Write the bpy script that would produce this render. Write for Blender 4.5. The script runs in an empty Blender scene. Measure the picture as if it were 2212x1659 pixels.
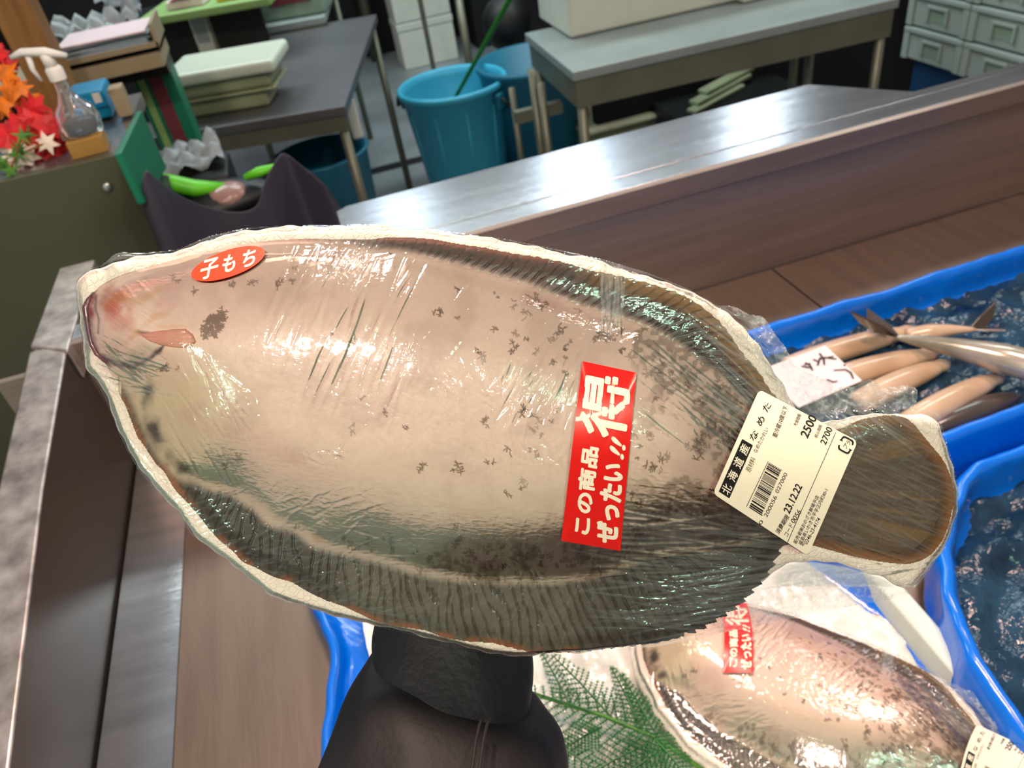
import bpy, bmesh, math, random
import numpy as np
from math import sin, cos, radians, pi, atan2, sqrt
from mathutils import Vector, Matrix, noise

random.seed(7); rng = np.random.default_rng(11)
S = bpy.context.scene
COL = S.collection

# ------------------------------------------------------------------ camera
W, H, F = 2212., 1659., 1661.
pitch, roll, yaw = radians(37.5), radians(10.3), radians(11)
Fh = np.array([sin(yaw), cos(yaw), 0]); R0 = np.array([cos(yaw), -sin(yaw), 0]); ZZ = np.array([0, 0, 1.])
FW = Fh*cos(pitch)-ZZ*sin(pitch); U0 = Fh*sin(pitch)+ZZ*cos(pitch)
RV = cos(roll)*R0-sin(roll)*U0; UV = cos(roll)*U0+sin(roll)*R0
CP = np.array([0, 0, 1.5])
D0 = .345                                    # distance of the held tray
K = D0/F                                     # metres per photo pixel on the tray
def basis(rx, ux, bx, loc):
    m = Matrix([[rx[i], ux[i], bx[i], loc[i]] for i in range(3)]+[[0, 0, 0, 1]])
    return m
cd = bpy.data.cameras.new('camera'); cam = bpy.data.objects.new('camera', cd); COL.objects.link(cam)
cam.matrix_world = basis(RV, UV, -FW, CP)
cd.sensor_width = 36; cd.lens = 36*F/W; cd.clip_start = .02; cd.clip_end = 50
cd.dof.use_dof = True; cd.dof.focus_distance = D0-.012; cd.dof.aperture_fstop = 16
S.camera = cam
S.view_settings.view_transform = 'Standard'; S.view_settings.look = 'None'
S.view_settings.exposure = 0.0; S.view_settings.gamma = 1; S.view_settings.use_curve_mapping = False
S.cycles.max_bounces = 7; S.cycles.diffuse_bounces = 4; S.cycles.glossy_bounces = 3; S.cycles.transmission_bounces = 5; S.cycles.transparent_max_bounces = 12
S.cycles.caustics_reflective = False; S.cycles.caustics_refractive = False

# ------------------------------------------------------------------ world: dim market hall, cool ahead and warm behind
wd = bpy.data.worlds.new('hall'); S.world = wd; wd.use_nodes = True
nt = wd.node_tree; bg = nt.nodes['Background']
tc = nt.nodes.new('ShaderNodeTexCoord'); sx = nt.nodes.new('ShaderNodeSeparateXYZ')
rmp = nt.nodes.new('ShaderNodeValToRGB'); mr = nt.nodes.new('ShaderNodeMapRange')
nt.links.new(tc.outputs['Generated'], sx.inputs[0]); nt.links.new(sx.outputs['Y'], mr.inputs['Value'])
mr.inputs['From Min'].default_value = -1; mr.inputs['From Max'].default_value = 1
nt.links.new(mr.outputs[0], rmp.inputs[0])
rmp.color_ramp.elements[0].color = (.30, .205, .17, 1); rmp.color_ramp.elements[0].position = .2
rmp.color_ramp.elements[1].color = (.27, .32, .36, 1); rmp.color_ramp.elements[1].position = .75
nt.links.new(rmp.outputs[0], bg.inputs['Color']); bg.inputs['Strength'].default_value = .95

# ------------------------------------------------------------------ lamps of the hall, and an added fill
def lamp(name, loc, target, sx_, sy_, power, color, spec=1.0):
    l = bpy.data.lights.new(name, 'AREA'); l.shape = 'RECTANGLE'; l.size = sx_; l.size_y = sy_
    l.energy = power; l.color = color; l.specular_factor = spec
    o = bpy.data.objects.new(name, l); COL.objects.link(o); o.location = loc
    d = Vector(target)-Vector(loc); o.rotation_euler = d.to_track_quat('-Z', 'Y').to_euler()
    return o
lamp('case_lamp_warm', (.12, .80, 2.25), (.1, .3, 1.2), .16, .16, 17, (1, .70, .56))
lamp('case_lamp_warm', (.95, .75, 2.3), (.8, .6, .8), .3, .2, 10, (1, .72, .62))
lamp('ceiling_tube_green', (.35, -.95, 2.62), (.1, .3, 1.2), .45, .08, 9, (.55, 1, .70))
lamp('ceiling_tube_green', (-1.35, -.75, 2.1), (.1, .3, 1.2), .10, .35, 5, (.60, 1, .74))
lamp('ceiling_spot_warm', (-.55, -.75, 2.75), (.1, .3, 1.2), .22, .10, 25, (1, .74, .65))
lamp('ceiling_tube_cool', (.45, 5.2, 2.8), (.4, 3.2, .5), .35, .35, 5, (.72, .88, 1))
lamp('ceiling_tube_cool', (1.7, 5.0, 2.8), (1.2, 3.0, .5), .3, .4, 9, (.72, .88, 1))
lamp('ceiling_tube_cool', (3.2, 5.1, 2.8), (2.2, 3.0, .5), .35, .35, 8, (.78, .92, 1))
lamp('ceiling_tube_cool', (.9, 3.4, 2.85), (.9, 3.6, 0), 1.6, .4, 40, (.86, 1, .96))
lamp('ceiling_tube_cool', (-.7, 3.6, 2.85), (-.4, 3.2, 0), 1.2, .4, 26, (.88, 1, .95))
lamp('ceiling_tube_cool', (2.3, 2.2, 2.8), (2.2, 2.9, .3), 1.0, .3, 18, (.9, 1, .95))
lamp('green_fill', (-1.3, -.8, .7), (.05, .3, 1.2), 1.5, 1.0, 3, (.66, 1, .82))  # unseen greenish fill, added to tint the tray from the lower left

# ------------------------------------------------------------------ helpers
def ray(x, y): return FW+RV*((x-W/2)/F)-UV*((y-H/2)/F)
def pz(x, y, z):
    d = ray(x, y); return Vector(CP+d*((z-CP[2])/d[2]))
def pY(x, y, Y):
    d = ray(x, y); return Vector(CP+d*((Y-CP[1])/d[1]))
def pX(x, y, X):
    d = ray(x, y); return Vector(CP+d*((X-CP[0])/d[0]))
def lin(c):
    return tuple((v/12.92 if v <= .04045 else ((v+.055)/1.055)**2.4) for v in [t/255. for t in c])
def tag(o, label=None, cat=None, group=None, kind=None):
    if label: o['label'] = label
    if cat: o['category'] = cat
    if group: o['group'] = group
    if kind: o['kind'] = kind
    return o
def empty(name, loc=(0, 0, 0), label=None, cat=None, group=None, rz=0):
    o = bpy.data.objects.new(name, None); COL.objects.link(o); o.location = loc; o.rotation_euler = (0, 0, rz)
    o.empty_display_size = .05
    return tag(o, label, cat, group)
def link(name, me, mt, parent=None, smooth=False):
    if mt: me.materials.append(mt)
    if smooth: me.shade_smooth()
    o = bpy.data.objects.new(name, me); COL.objects.link(o)
    if parent:
        o.parent = parent
        if parent.type == 'EMPTY' or True:
            o.matrix_parent_inverse = Matrix.Identity(4)
    return o
class MB:
    def __init__(s): s.v = []; s.f = []
    def add(s, vs, fs):
        n = len(s.v); s.v += [tuple(v) for v in vs]; s.f += [tuple(i+n for i in f) for f in fs]; return s
    def box(s, c, d, rz=0, m=None):
        hx, hy, hz = d[0]/2, d[1]/2, d[2]/2; vs = []
        for z in (-hz, hz):
            for x, y in ((-hx, -hy), (hx, -hy), (hx, hy), (-hx, hy)):
                p = Vector((x, y, z))
                if m: p = m @ p
                p = Matrix.Rotation(rz, 3, 'Z') @ p
                vs.append(p+Vector(c))
        return s.add(vs, [(3, 2, 1, 0), (4, 5, 6, 7), (0, 1, 5, 4), (1, 2, 6, 5), (2, 3, 7, 6), (3, 0, 4, 7)])
    def b2(s, a, b):
        return s.box([(a[i]+b[i])/2 for i in range(3)], [abs(b[i]-a[i]) for i in range(3)])
    def prism(s, poly, off):
        n = len(poly); off = Vector(off)
        vs = [Vector(p) for p in poly]; vs += [p+off for p in vs]
        fs = [tuple(range(n))[::-1], tuple(range(n, 2*n))]+[(i, (i+1) % n, (i+1) % n+n, i+n) for i in range(n)]
        return s.add(vs, fs)
    def tube(s, pts, rad, n=10, cap=True, flat=1.0):
        pts = [Vector(p) for p in pts]; m = len(pts)
        rad = rad if isinstance(rad, (list, tuple)) else [rad]*m
        up = Vector((0, 0, 1)); t0 = (pts[-1]-pts[0]).normalized()
        if abs(t0.dot(up)) > .95: up = Vector((0, 1, 0))
        vs = []
        for i, p in enumerate(pts):
            t = (pts[min(i+1, m-1)]-pts[max(i-1, 0)]).normalized()
            a = t.cross(up).normalized(); b = a.cross(t)
            for k in range(n):
                th = 2*pi*k/n; vs.append(p+(a*cos(th)+b*sin(th)*flat)*rad[i])
        fs = [(i*n+k, i*n+(k+1) % n, (i+1)*n+(k+1) % n, (i+1)*n+k) for i in range(m-1) for k in range(n)]
        if cap: fs += [tuple(range(n))[::-1], tuple(range((m-1)*n, m*n))]
        return s.add(vs, fs)
    def lathe(s, prof, c=(0, 0, 0), n=32, m=None):
        vs = []
        for r, z in prof:
            for k in range(n):
                p = Vector((r*cos(2*pi*k/n), r*sin(2*pi*k/n), z))
                if m: p = m @ p
                vs.append(p+Vector(c))
        q = len(prof)
        fs = [(i*n+k, i*n+(k+1) % n, (i+1)*n+(k+1) % n, (i+1)*n+k) for i in range(q-1) for k in range(n)]
        return s.add(vs, fs)
    def loft(s, rings, close=True, cap0=False, cap1=False):
        n = len(rings[0]); vs = [p for r in rings for p in r]
        kk = n if close else n-1
        fs = [(i*n+k, i*n+(k+1) % n, (i+1)*n+(k+1) % n, (i+1)*n+k) for i in range(len(rings)-1) for k in range(kk)]
        if cap0: fs.append(tuple(range(n))[::-1])
        if cap1: fs.append(tuple(range((len(rings)-1)*n, len(rings)*n)))
        return s.add(vs, fs)
    def build(s, name, mt, parent=None, smooth=False, bevel=0, seg=2, sub=0, solid=0):
        me = bpy.data.meshes.new(name); me.from_pydata([tuple(v) for v in s.v], [], s.f); me.update()
        bm = bmesh.new(); bm.from_mesh(me); bmesh.ops.recalc_face_normals(bm, faces=bm.faces); bm.to_mesh(me); bm.free()
        o = link(name, me, mt, parent, smooth)
        if solid:
            d = o.modifiers.new('s', 'SOLIDIFY'); d.thickness = solid; d.offset = 0
        if bevel:
            b = o.modifiers.new('b', 'BEVEL'); b.width = bevel; b.segments = seg; b.limit_method = 'ANGLE'; b.angle_limit = radians(40)
            me.shade_smooth(); w = o.modifiers.new('w', 'WEIGHTED_NORMAL'); w.keep_sharp = True
        if sub:
            u = o.modifiers.new('u', 'SUBSURF'); u.levels = sub; u.render_levels = sub
        return o

# ------------------------------------------------------------------ materials
def mat(name, color, rough=.5, metal=0, noise_amt=0, scale=8, bump=0, bscale=60, stretch=None, coat=0, trans=0, alpha=None, color2=None, sss=0, ior=1.45):
    m = bpy.data.materials.new(name); m.use_nodes = True; n = m.node_tree; b = n.nodes['Principled BSDF']
    c = lin(color); b.inputs['Base Color'].default_value = (*c, 1); b.inputs['Roughness'].default_value = rough
    b.inputs['Metallic'].default_value = metal; b.inputs['Coat Weight'].default_value = coat
    b.inputs['Transmission Weight'].default_value = trans; b.inputs['IOR'].default_value = ior
    if sss:
        b.inputs['Subsurface Weight'].default_value = sss; b.inputs['Subsurface Radius'].default_value = (.01, .006, .004)
        b.inputs['Subsurface Scale'].default_value = .5
    if alpha is not None: b.inputs['Alpha'].default_value = alpha
    t = n.nodes.new('ShaderNodeTexCoord'); mp = n.nodes.new('ShaderNodeMapping'); n.links.new(t.outputs['Object'], mp.inputs[0])
    if stretch: mp.inputs['Scale'].default_value = stretch
    if noise_amt or color2:
        no = n.nodes.new('ShaderNodeTexNoise'); no.inputs['Scale'].default_value = scale; no.inputs['Detail'].default_value = 5
        n.links.new(mp.outputs[0], no.inputs['Vector'])
        r = n.nodes.new('ShaderNodeValToRGB'); r.color_ramp.elements[0].position = .3; r.color_ramp.elements[1].position = .7
        c2 = lin(color2) if color2 else tuple(min(1, v*(1+noise_amt)) for v in c)
        c1 = c if color2 else tuple(v*(1-noise_amt) for v in c)
        r.color_ramp.elements[0].color = (*c1, 1); r.color_ramp.elements[1].color = (*c2, 1)
        n.links.new(no.outputs['Fac'], r.inputs[0]); n.links.new(r.outputs[0], b.inputs['Base Color'])
    if bump:
        no = n.nodes.new('ShaderNodeTexNoise'); no.inputs['Scale'].default_value = bscale; no.inputs['Detail'].default_value = 4
        n.links.new(mp.outputs[0], no.inputs['Vector'])
        bp = n.nodes.new('ShaderNodeBump'); bp.inputs['Strength'].default_value = bump; bp.inputs['Distance'].default_value = .004
        n.links.new(no.outputs['Fac'], bp.inputs['Height']); n.links.new(bp.outputs[0], b.inputs['Normal'])
    return m
M = {}
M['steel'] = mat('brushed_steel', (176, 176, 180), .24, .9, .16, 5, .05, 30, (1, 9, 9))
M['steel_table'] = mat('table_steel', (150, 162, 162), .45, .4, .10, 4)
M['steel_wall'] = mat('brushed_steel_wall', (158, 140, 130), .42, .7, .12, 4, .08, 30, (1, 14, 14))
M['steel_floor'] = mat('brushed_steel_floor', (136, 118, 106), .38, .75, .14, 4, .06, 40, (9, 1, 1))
M['steel_shaded'] = mat('brushed_steel_shaded', (112, 104, 102), .34, .85, .15, 3, .05, 30)  # darker copy of the wall steel; the side's shade is put into its colour
M['steel_ltable'] = mat('dark_table_steel', (104, 104, 108), .4, .5, .12, 4)
M['steel_rail'] = mat('worn_steel_rail', (205, 196, 190), .38, .7, color2=(140, 130, 128), scale=38, bump=.25, bscale=45)
M['steel_dull'] = mat('dull_steel', (120, 122, 108), .45, .6, .15, 6)
M['steel_olive'] = mat('olive_steel_panel', (88, 88, 70), .42, .5, .12, 3)
M['gap'] = mat('dark_gap', (14, 12, 11), .8)
M['floor'] = mat('wet_floor', (136, 144, 148), .38, 0, .22, 2.5, .1, 12)
M['dark'] = mat('dark_wall', (16, 18, 22), .8, 0, .2)
M['dark2'] = mat('black_plastic', (20, 22, 24), .5)
M['foamw'] = mat('white_foam_box', (208, 216, 206), .8, 0, .04, 12)
M['foamtray'] = mat('foam_tray', (250, 238, 222), .5, 0, .03, 30)
n_ = M['foamtray'].node_tree; b_ = n_.nodes['Principled BSDF']; v_ = n_.nodes.new('ShaderNodeTexVoronoi'); v_.inputs['Scale'].default_value = 330; v_.feature = 'DISTANCE_TO_EDGE'
t_ = n_.nodes.new('ShaderNodeTexCoord'); n_.links.new(t_.outputs['Object'], v_.inputs['Vector']); r_ = n_.nodes.new('ShaderNodeMapRange'); r_.inputs['From Max'].default_value = .12
n_.links.new(v_.outputs['Distance'], r_.inputs['Value']); p_ = n_.nodes.new('ShaderNodeBump'); p_.inputs['Strength'].default_value = .45; p_.inputs['Distance'].default_value = .0006
n_.links.new(r_.outputs[0], p_.inputs['Height']); n_.links.new(p_.outputs[0], b_.inputs['Normal'])
M['blue_bin'] = mat('blue_bin_plastic', (56, 162, 196), .42, 0, .06, 3)
M['teal'] = mat('teal_plastic', (24, 104, 132), .45, 0, .08, 3)
M['liner'] = mat('blue_liner', (0, 110, 226), .22, 0, .10, 4, .5, 22, coat=.4)
M['ice'] = mat('ice_bed', (226, 222, 216), .25, 0, .08, 20, .8, 45, coat=.4)
M['darkice'] = mat('dark_brine', (10, 26, 44), .12, 0, color2=(40, 74, 100), scale=14, bump=1.0, bscale=55)
M['crate'] = mat('grey_crate', (150, 164, 160), .6, 0, .05, 4)
M['bluecrate'] = mat('dark_blue_crate', (22, 60, 98), .5)
M['wood'] = mat('wooden_post', (150, 108, 58), .6, 0, color2=(118, 78, 36), scale=6, stretch=(8, 8, 1))
M['woodblock'] = mat('wooden_block', (158, 122, 60), .6, 0, .12, 10)
M['bag'] = mat('black_bag', (60, 57, 72), .48, 0, .12, 6, .3, 12)
M['lime'] = mat('lime_green_bag', (98, 205, 40), .4, 0, .12, 12)
M['pinkpack'] = mat('pinkish_film_pack', (150, 118, 112), .25, 0, .2, 10)
M['green'] = mat('green_board', (16, 112, 84), .5)
M['green2'] = mat('pale_green_board', (132, 168, 104), .5)
M['maroon'] = mat('maroon_strip', (112, 50, 62), .5, 0, .2, 20)
M['paper'] = mat('pale_paper', (180, 198, 214), .7, 0, .05, 20)
M['paperp'] = mat('pinkish_paper', (226, 206, 214), .7)
M['card'] = mat('cardboard_tray', (150, 138, 112), .7)
M['greyfoil'] = mat('grey_plastic_sheets', (150, 160, 166), .5, 0, .12, 14)
M['bluebox'] = mat('bright_blue_box', (0, 132, 182), .4)
M['clear'] = mat('clear_bottle', (225, 235, 245), .08, 0, trans=.85, ior=1.2)
M['whitep'] = mat('white_plastic', (222, 222, 218), .35)
M['water'] = mat('pale_blue_liquid', (120, 165, 190), .1, 0, trans=.4, ior=1.2)
M['red_leaf'] = mat('red_leaf', (206, 30, 38), .5, 0, .35, 30)
M['orange_leaf'] = mat('orange_leaf', (236, 122, 20), .5, 0, .3, 30)
M['white_petal'] = mat('white_petal', (226, 214, 200), .5)
M['leaf'] = mat('green_leaf', (70, 120, 40), .5, 0, .3, 20)
M['fern'] = mat('plastic_fern_green', (22, 92, 38), .45, 0, .25, 40)
M['hose'] = mat('green_stick', (34, 112, 34), .4)
M['ylid'] = mat('pale_lid', (205, 214, 200), .3)
M['ybin'] = mat('yellowish_tray', (150, 158, 128), .4, 0, .1)
M['oldboard'] = mat('pale_green_lid', (168, 176, 140), .5, 0, color2=(150, 128, 112), scale=5)
M['squid'] = mat('beige_fish_skin', (208, 182, 156), .28, 0, color2=(176, 146, 118), scale=16, stretch=(1, 1, 1), coat=.5)
M['silver'] = mat('silver_fish_skin', (222, 210, 200), .22, .35, color2=(126, 124, 104), scale=10, coat=.5)
M['fishdark'] = mat('dark_fish_skin', (62, 54, 48), .3, 0, .3, 20, coat=.5)
M['pcard'] = mat('pink_white_card', (232, 214, 218), .4)
M['ink'] = mat('black_ink', (16, 15, 15), .5)
M['cream'] = mat('cream_label_paper', (238, 228, 204), .42, 0, .015, 8, coat=.1)
M['red'] = mat('red_sticker', (216, 18, 12), .28, 0, .03, 20, coat=.25)
M['orange'] = mat('orange_red_sticker', (240, 62, 20), .35)
M['lett'] = mat('off_white_print', (240, 228, 204), .4)
M['lettp'] = mat('pale_pink_print', (252, 214, 196), .4)
M['cloth'] = mat('dark_jacket_fabric', (18, 15, 18), .62, 0, .18, 16, .1, 400)
M['knit'] = mat('black_cuff_fabric', (13, 15, 21), .6, 0, .15, 20, .15, 300, (1, 1, .2))
M['stitch'] = mat('jacket_seam', (26, 20, 22), .7)
M['skin'] = mat('skin', (206, 160, 134), .5, sss=.2)
M['scale'] = mat('weighing_scale_body', (130, 150, 136), .5, 0, .1)

# colour-attribute material (pigment of skin and fins)
def pigment(name, rough, coat, bumps=.15, bsc=900, sss=0):
    m = bpy.data.materials.new(name); m.use_nodes = True; n = m.node_tree; b = n.nodes['Principled BSDF']
    a = n.nodes.new('ShaderNodeVertexColor'); a.layer_name = 'Col'
    n.links.new(a.outputs['Color'], b.inputs['Base Color'])
    b.inputs['Roughness'].default_value = rough; b.inputs['Coat Weight'].default_value = coat; b.inputs['Coat Roughness'].default_value = .12
    b.inputs['Subsurface Weight'].default_value = sss; b.inputs['Subsurface Radius'].default_value = (.006, .003, .002); b.inputs['Subsurface Scale'].default_value = .4
    t = n.nodes.new('ShaderNodeTexCoord'); no = n.nodes.new('ShaderNodeTexNoise'); no.inputs['Scale'].default_value = bsc
    no.inputs['Detail'].default_value = 2; n.links.new(t.outputs['Object'], no.inputs['Vector'])
    bp = n.nodes.new('ShaderNodeBump'); bp.inputs['Strength'].default_value = bumps; bp.inputs['Distance'].default_value = .0004
    n.links.new(no.outputs['Fac'], bp.inputs['Height']); n.links.new(bp.outputs[0], b.inputs['Normal'])
    return m
M['fish'] = pigment('flounder_skin', .42, .25)
M['fin'] = pigment('flounder_fin', .45, .3, .2, 700, 0)

# thin cling film: clear sheet with a sharp shine, milky where it is gathered and, below the tail, in place of shaded foam
def film_mat():
    m = bpy.data.materials.new('cling_film'); m.use_nodes = True; n = m.node_tree; n.nodes.clear()
    out = n.nodes.new('ShaderNodeOutputMaterial'); tr = n.nodes.new('ShaderNodeBsdfTransparent'); tr.inputs[0].default_value = (.985, .985, .985, 1)
    gl = n.nodes.new('ShaderNodeBsdfGlossy'); gl.inputs['Roughness'].default_value = .065; gl.inputs['Color'].default_value = (1, 1, 1, 1)
    mx = n.nodes.new('ShaderNodeMixShader'); lw = n.nodes.new('ShaderNodeFresnel'); lw.inputs['IOR'].default_value = 1.52
    tc_ = n.nodes.new('ShaderNodeTexCoord')
    def bump_noise(sc, stretch, rot, strength, dist, prev=None):
        mp = n.nodes.new('ShaderNodeMapping'); mp.inputs['Scale'].default_value = stretch; mp.inputs['Rotation'].default_value = (0, 0, rot)
        no = n.nodes.new('ShaderNodeTexNoise'); no.inputs['Scale'].default_value = sc; no.inputs['Detail'].default_value = 3
        n.links.new(tc_.outputs['Object'], mp.inputs[0]); n.links.new(mp.outputs[0], no.inputs['Vector'])
        bp = n.nodes.new('ShaderNodeBump'); bp.inputs['Strength'].default_value = strength; bp.inputs['Distance'].default_value = dist
        n.links.new(no.outputs['Fac'], bp.inputs['Height'])
        if prev: n.links.new(prev.outputs[0], bp.inputs['Normal'])
        return bp
    b1 = bump_noise(700, (.35, 1, 1), radians(20), .30, .0004)
    b2 = bump_noise(160, (1, .25, 1), radians(-12), .25, .0010, b1)
    for s_ in (gl, lw): n.links.new(b2.outputs[0], s_.inputs['Normal'])
    n.links.new(lw.outputs[0], mx.inputs[0]); n.links.new(tr.outputs[0], mx.inputs[1]); n.links.new(gl.outputs[0], mx.inputs[2])
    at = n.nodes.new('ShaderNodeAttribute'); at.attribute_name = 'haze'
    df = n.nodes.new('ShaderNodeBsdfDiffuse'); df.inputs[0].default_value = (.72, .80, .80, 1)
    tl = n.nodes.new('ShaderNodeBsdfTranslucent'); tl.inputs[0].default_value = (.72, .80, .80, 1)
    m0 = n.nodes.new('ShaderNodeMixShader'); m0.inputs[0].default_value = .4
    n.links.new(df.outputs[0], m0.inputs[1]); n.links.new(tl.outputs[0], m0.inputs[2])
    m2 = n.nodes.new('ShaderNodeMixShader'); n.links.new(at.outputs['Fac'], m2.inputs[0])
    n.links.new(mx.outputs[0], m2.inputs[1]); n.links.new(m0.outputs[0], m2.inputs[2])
    n.links.new(m2.outputs[0], out.inputs[0])
    return m
M['film'] = film_mat()
#@@SETTING
# ------------------------------------------------------------------ room
o = MB().b2((-5, -2, -.05), (6, 6.5, 0)).build('floor', M['floor']); tag(o, kind='structure')
o = MB().b2((-5, 6.4, 0), (6, 6.5, 3)).build('wall_back', M['dark']); tag(o, kind='structure')
o = MB().b2((3.4, 2.0, 0), (3.5, 6.4, 3)).build('wall_right', M['dark']); tag(o, kind='structure')
# drain groove lines in the floor: trim
o = MB().b2((-2, 3.98, 0), (1.6, 4.06, .004)).build('trim_1', M['dark2']); tag(o, kind='structure')

# ------------------------------------------------------------------ display case of stainless steel
ZB, ZT, YB = .76, .981, 1.049
case = empty('display_case', (0, 0, 0), 'long stainless steel display case with flat ledge behind the held fish', 'display case')
g = .004
MB().b2((-.5, .0, ZB-.03), (2.2, YB+.1, ZB-.012)).build('under_tray', M['gap'], case)
for x0, x1 in ((-.325, .706-g/2), (.706+g/2, 2.2)):
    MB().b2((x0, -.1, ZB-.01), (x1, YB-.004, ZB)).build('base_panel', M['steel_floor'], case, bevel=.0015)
# sloping strip beside the side wall, added and tilted to catch a paler reflection
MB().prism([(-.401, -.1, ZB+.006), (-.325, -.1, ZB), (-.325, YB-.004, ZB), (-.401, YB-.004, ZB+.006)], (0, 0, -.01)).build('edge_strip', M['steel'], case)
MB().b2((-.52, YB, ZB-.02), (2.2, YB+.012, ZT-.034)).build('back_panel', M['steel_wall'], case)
MB().prism([(-.45, YB-.004, ZT-.036), (-.45, YB-.006, ZT-.002), (-.45, YB+.002, ZT), (-.45, YB+.02, ZT), (-.45, YB+.02, ZT-.036)], (2.65, 0, 0)).build('rolled_lip', M['steel_wall'], case)
MB().b2((-.45, YB+.003, ZT-.004), (2.2, YB+.046, ZT+.0005)).build('ledge', M['steel'], case, bevel=.001)
MB().prism([(.02, YB+.050, ZT), (.0, YB+.07, ZT), (.0, 1.255, ZT), (.02, 1.268, ZT), (.909, 1.274, ZT), (1.016, 1.125, ZT), (2.2, 1.118, ZT), (2.2, YB+.050, ZT)], (0, 0, -.02)).build('ledge', M['steel'], case, bevel=.002)
MB().b2((-.45, YB+.012, ZT-.3), (2.2, YB+.03, ZT-.02)).build('back_skin', M['steel_dull'], case)
# side wall sloping down towards the buyer
prof = [pX(138, 745, -.405), pX(94, 1059, -.405), pX(22, 1659, -.405), Vector((-.405, .1, .82))]
sw = [(-.405, YB, ZT)]+[tuple(p) for p in prof[1:]]
MB().prism(sw+[(-.405, .1, ZB-.02), (-.405, YB, ZB-.02)], (-.004, 0, 0)).build('side_wall', M['steel_shaded'], case)
ri = [Vector(p) for p in sw]; ro = [p+Vector((-.052, 0, 0)) for p in ri]; MB().prism([tuple(p) for p in ro]+[(-.457, .1, .5), (-.457, YB, .5)], (.004, 0, 0)).build('outer_wall', M['steel_olive'], case)
mb = MB().loft([[a, b, b+Vector((0, 0, -.012)), a+Vector((0, 0, -.006))] for a, b in zip([p+Vector((0, 0, .003)) for p in ri], [p+Vector((0, 0, .001)) for p in ro])], cap0=True, cap1=True)
mb.build('side_rail', M['steel_rail'], case, bevel=.003)
MB().prism([(-.400, YB-.03, ZT+.004), (-.457, YB+.01, ZT+.004), (-.457, YB+.26, ZT+.004), (-.400, YB+.26, ZT+.004)], (0, 0, -.05)).build('corner_post', M['steel_rail'], case, bevel=.003)
# ------------------------------------------------------------------ olive counter on the left
cz = 1.1; cy = 1.45
oc = empty('side_counter', (-.9, cy, 0), 'dull olive steel counter end panel with rounded corner beside the black bag', 'counter')
def rr(x0, x1, z0, z1, r=.02, n=5):
    pts = [(x0, z0), (x1, z0)]
    for k in range(n+1):
        a = k/n*pi/2; pts.append((x1-r+r*cos(a), z1-r+r*sin(a)))
    pts.append((x0, z1)); return pts
MB().prism([(x+.9, 0, z) for x, z in rr(-1.4, -.318, 0, cz)], (0, .02, 0)).build('front_panel', M['steel_olive'], oc, bevel=.002)
MB().b2((-.5, .02, cz-.03), (.578, .42, cz-.004)).build('counter_top', M['steel'], oc)
pr = pz(233, 404, cz); pr = pY(232, 404, cy)
MB().lathe([(0, -.002), (.009, -.002), (.008, .002), (.004, .003), (0, .003)], (pr.x+.9, -.002, pr.z), 20, Matrix.Rotation(pi/2, 3, 'X')).build('screw_plug', M['steel'], oc, True)
gA, gB = pX(306, 238, -.305), pX(262, 330, -.305)
MB().prism([gB, gA, gA+Vector((0, 0, -.12)), gB+Vector((0, 0, -.09))], (-.012, 0, 0)).build('divider_board', M['green'], None, bevel=.002)
tag(bpy.data.objects['divider_board'], 'small dark green board fixed upright at the right end of the olive counter', 'board')

# wooden post
p0, p1 = pY(0, 70, 1.92), pY(50, 0, 1.92); wx = abs(pY(141, 296, 1.92).x-pY(87, 250, 1.92).x)
xr = pY(116, 145, 1.92).x
o = MB().b2((xr-.062, 1.92, 0), (xr+.012, 2.0, 2.6)).build('wooden_post', M['wood'], None, bevel=.003)
tag(o, 'brown square wooden post rising behind the flowers at the left', 'post')

# spray bottle on wood block
bb = pz(183, 300, cz+.022); q = pz(190, 330, cz)
wb = MB().box((q.x+.003, q.y+.02, cz+.011), (.060, .06, .030), radians(4)).build('wooden_block', M['woodblock'], None, bevel=.002)
tag(wb, 'small light wooden block under the clear spray bottle', 'block')
sb = empty('spray_bottle', (q.x+.004, q.y+.025, cz+.026), 'clear plastic spray bottle with white trigger head standing on a wooden block', 'spray bottle')
MB().lathe([(0, 0), (.036, 0), (.04, .008), (.041, .03), (.036, .052), (.022, .066), (.0135, .085), (.012, .105), (.013, .112)], n=28).build('bottle', M['clear'], sb, True)
MB().lathe([(0, .003), (.034, .003), (.037, .01), (.038, .03), (.0, .03)], n=28).build('liquid', M['water'], sb, True)
MB().lathe([(.016, .108), (.0165, .128), (.012, .135), (0, .135)], n=20).build('collar', M['whitep'], sb, True)
MB().tube([(-.062, 0, .163), (-.04, 0, .168), (0, 0, .160), (.034, 0, .146)], [.006, .009, .011, .006], 10, True, .8).add([], []).build('sprayer_head', M['whitep'], sb, True)
sb.scale = (.86, .86, .86)
MB().tube([(-.004, 0, .160), (.0, 0, .132)], [.010, .013], 10).build('neck', M['whitep'], sb, True)
MB().tube([(-.032, 0, .160), (-.036, 0, .135), (-.030, 0, .112)], [.006, .005, .003], 8).build('trigger', M['whitep'], sb, True)

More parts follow.
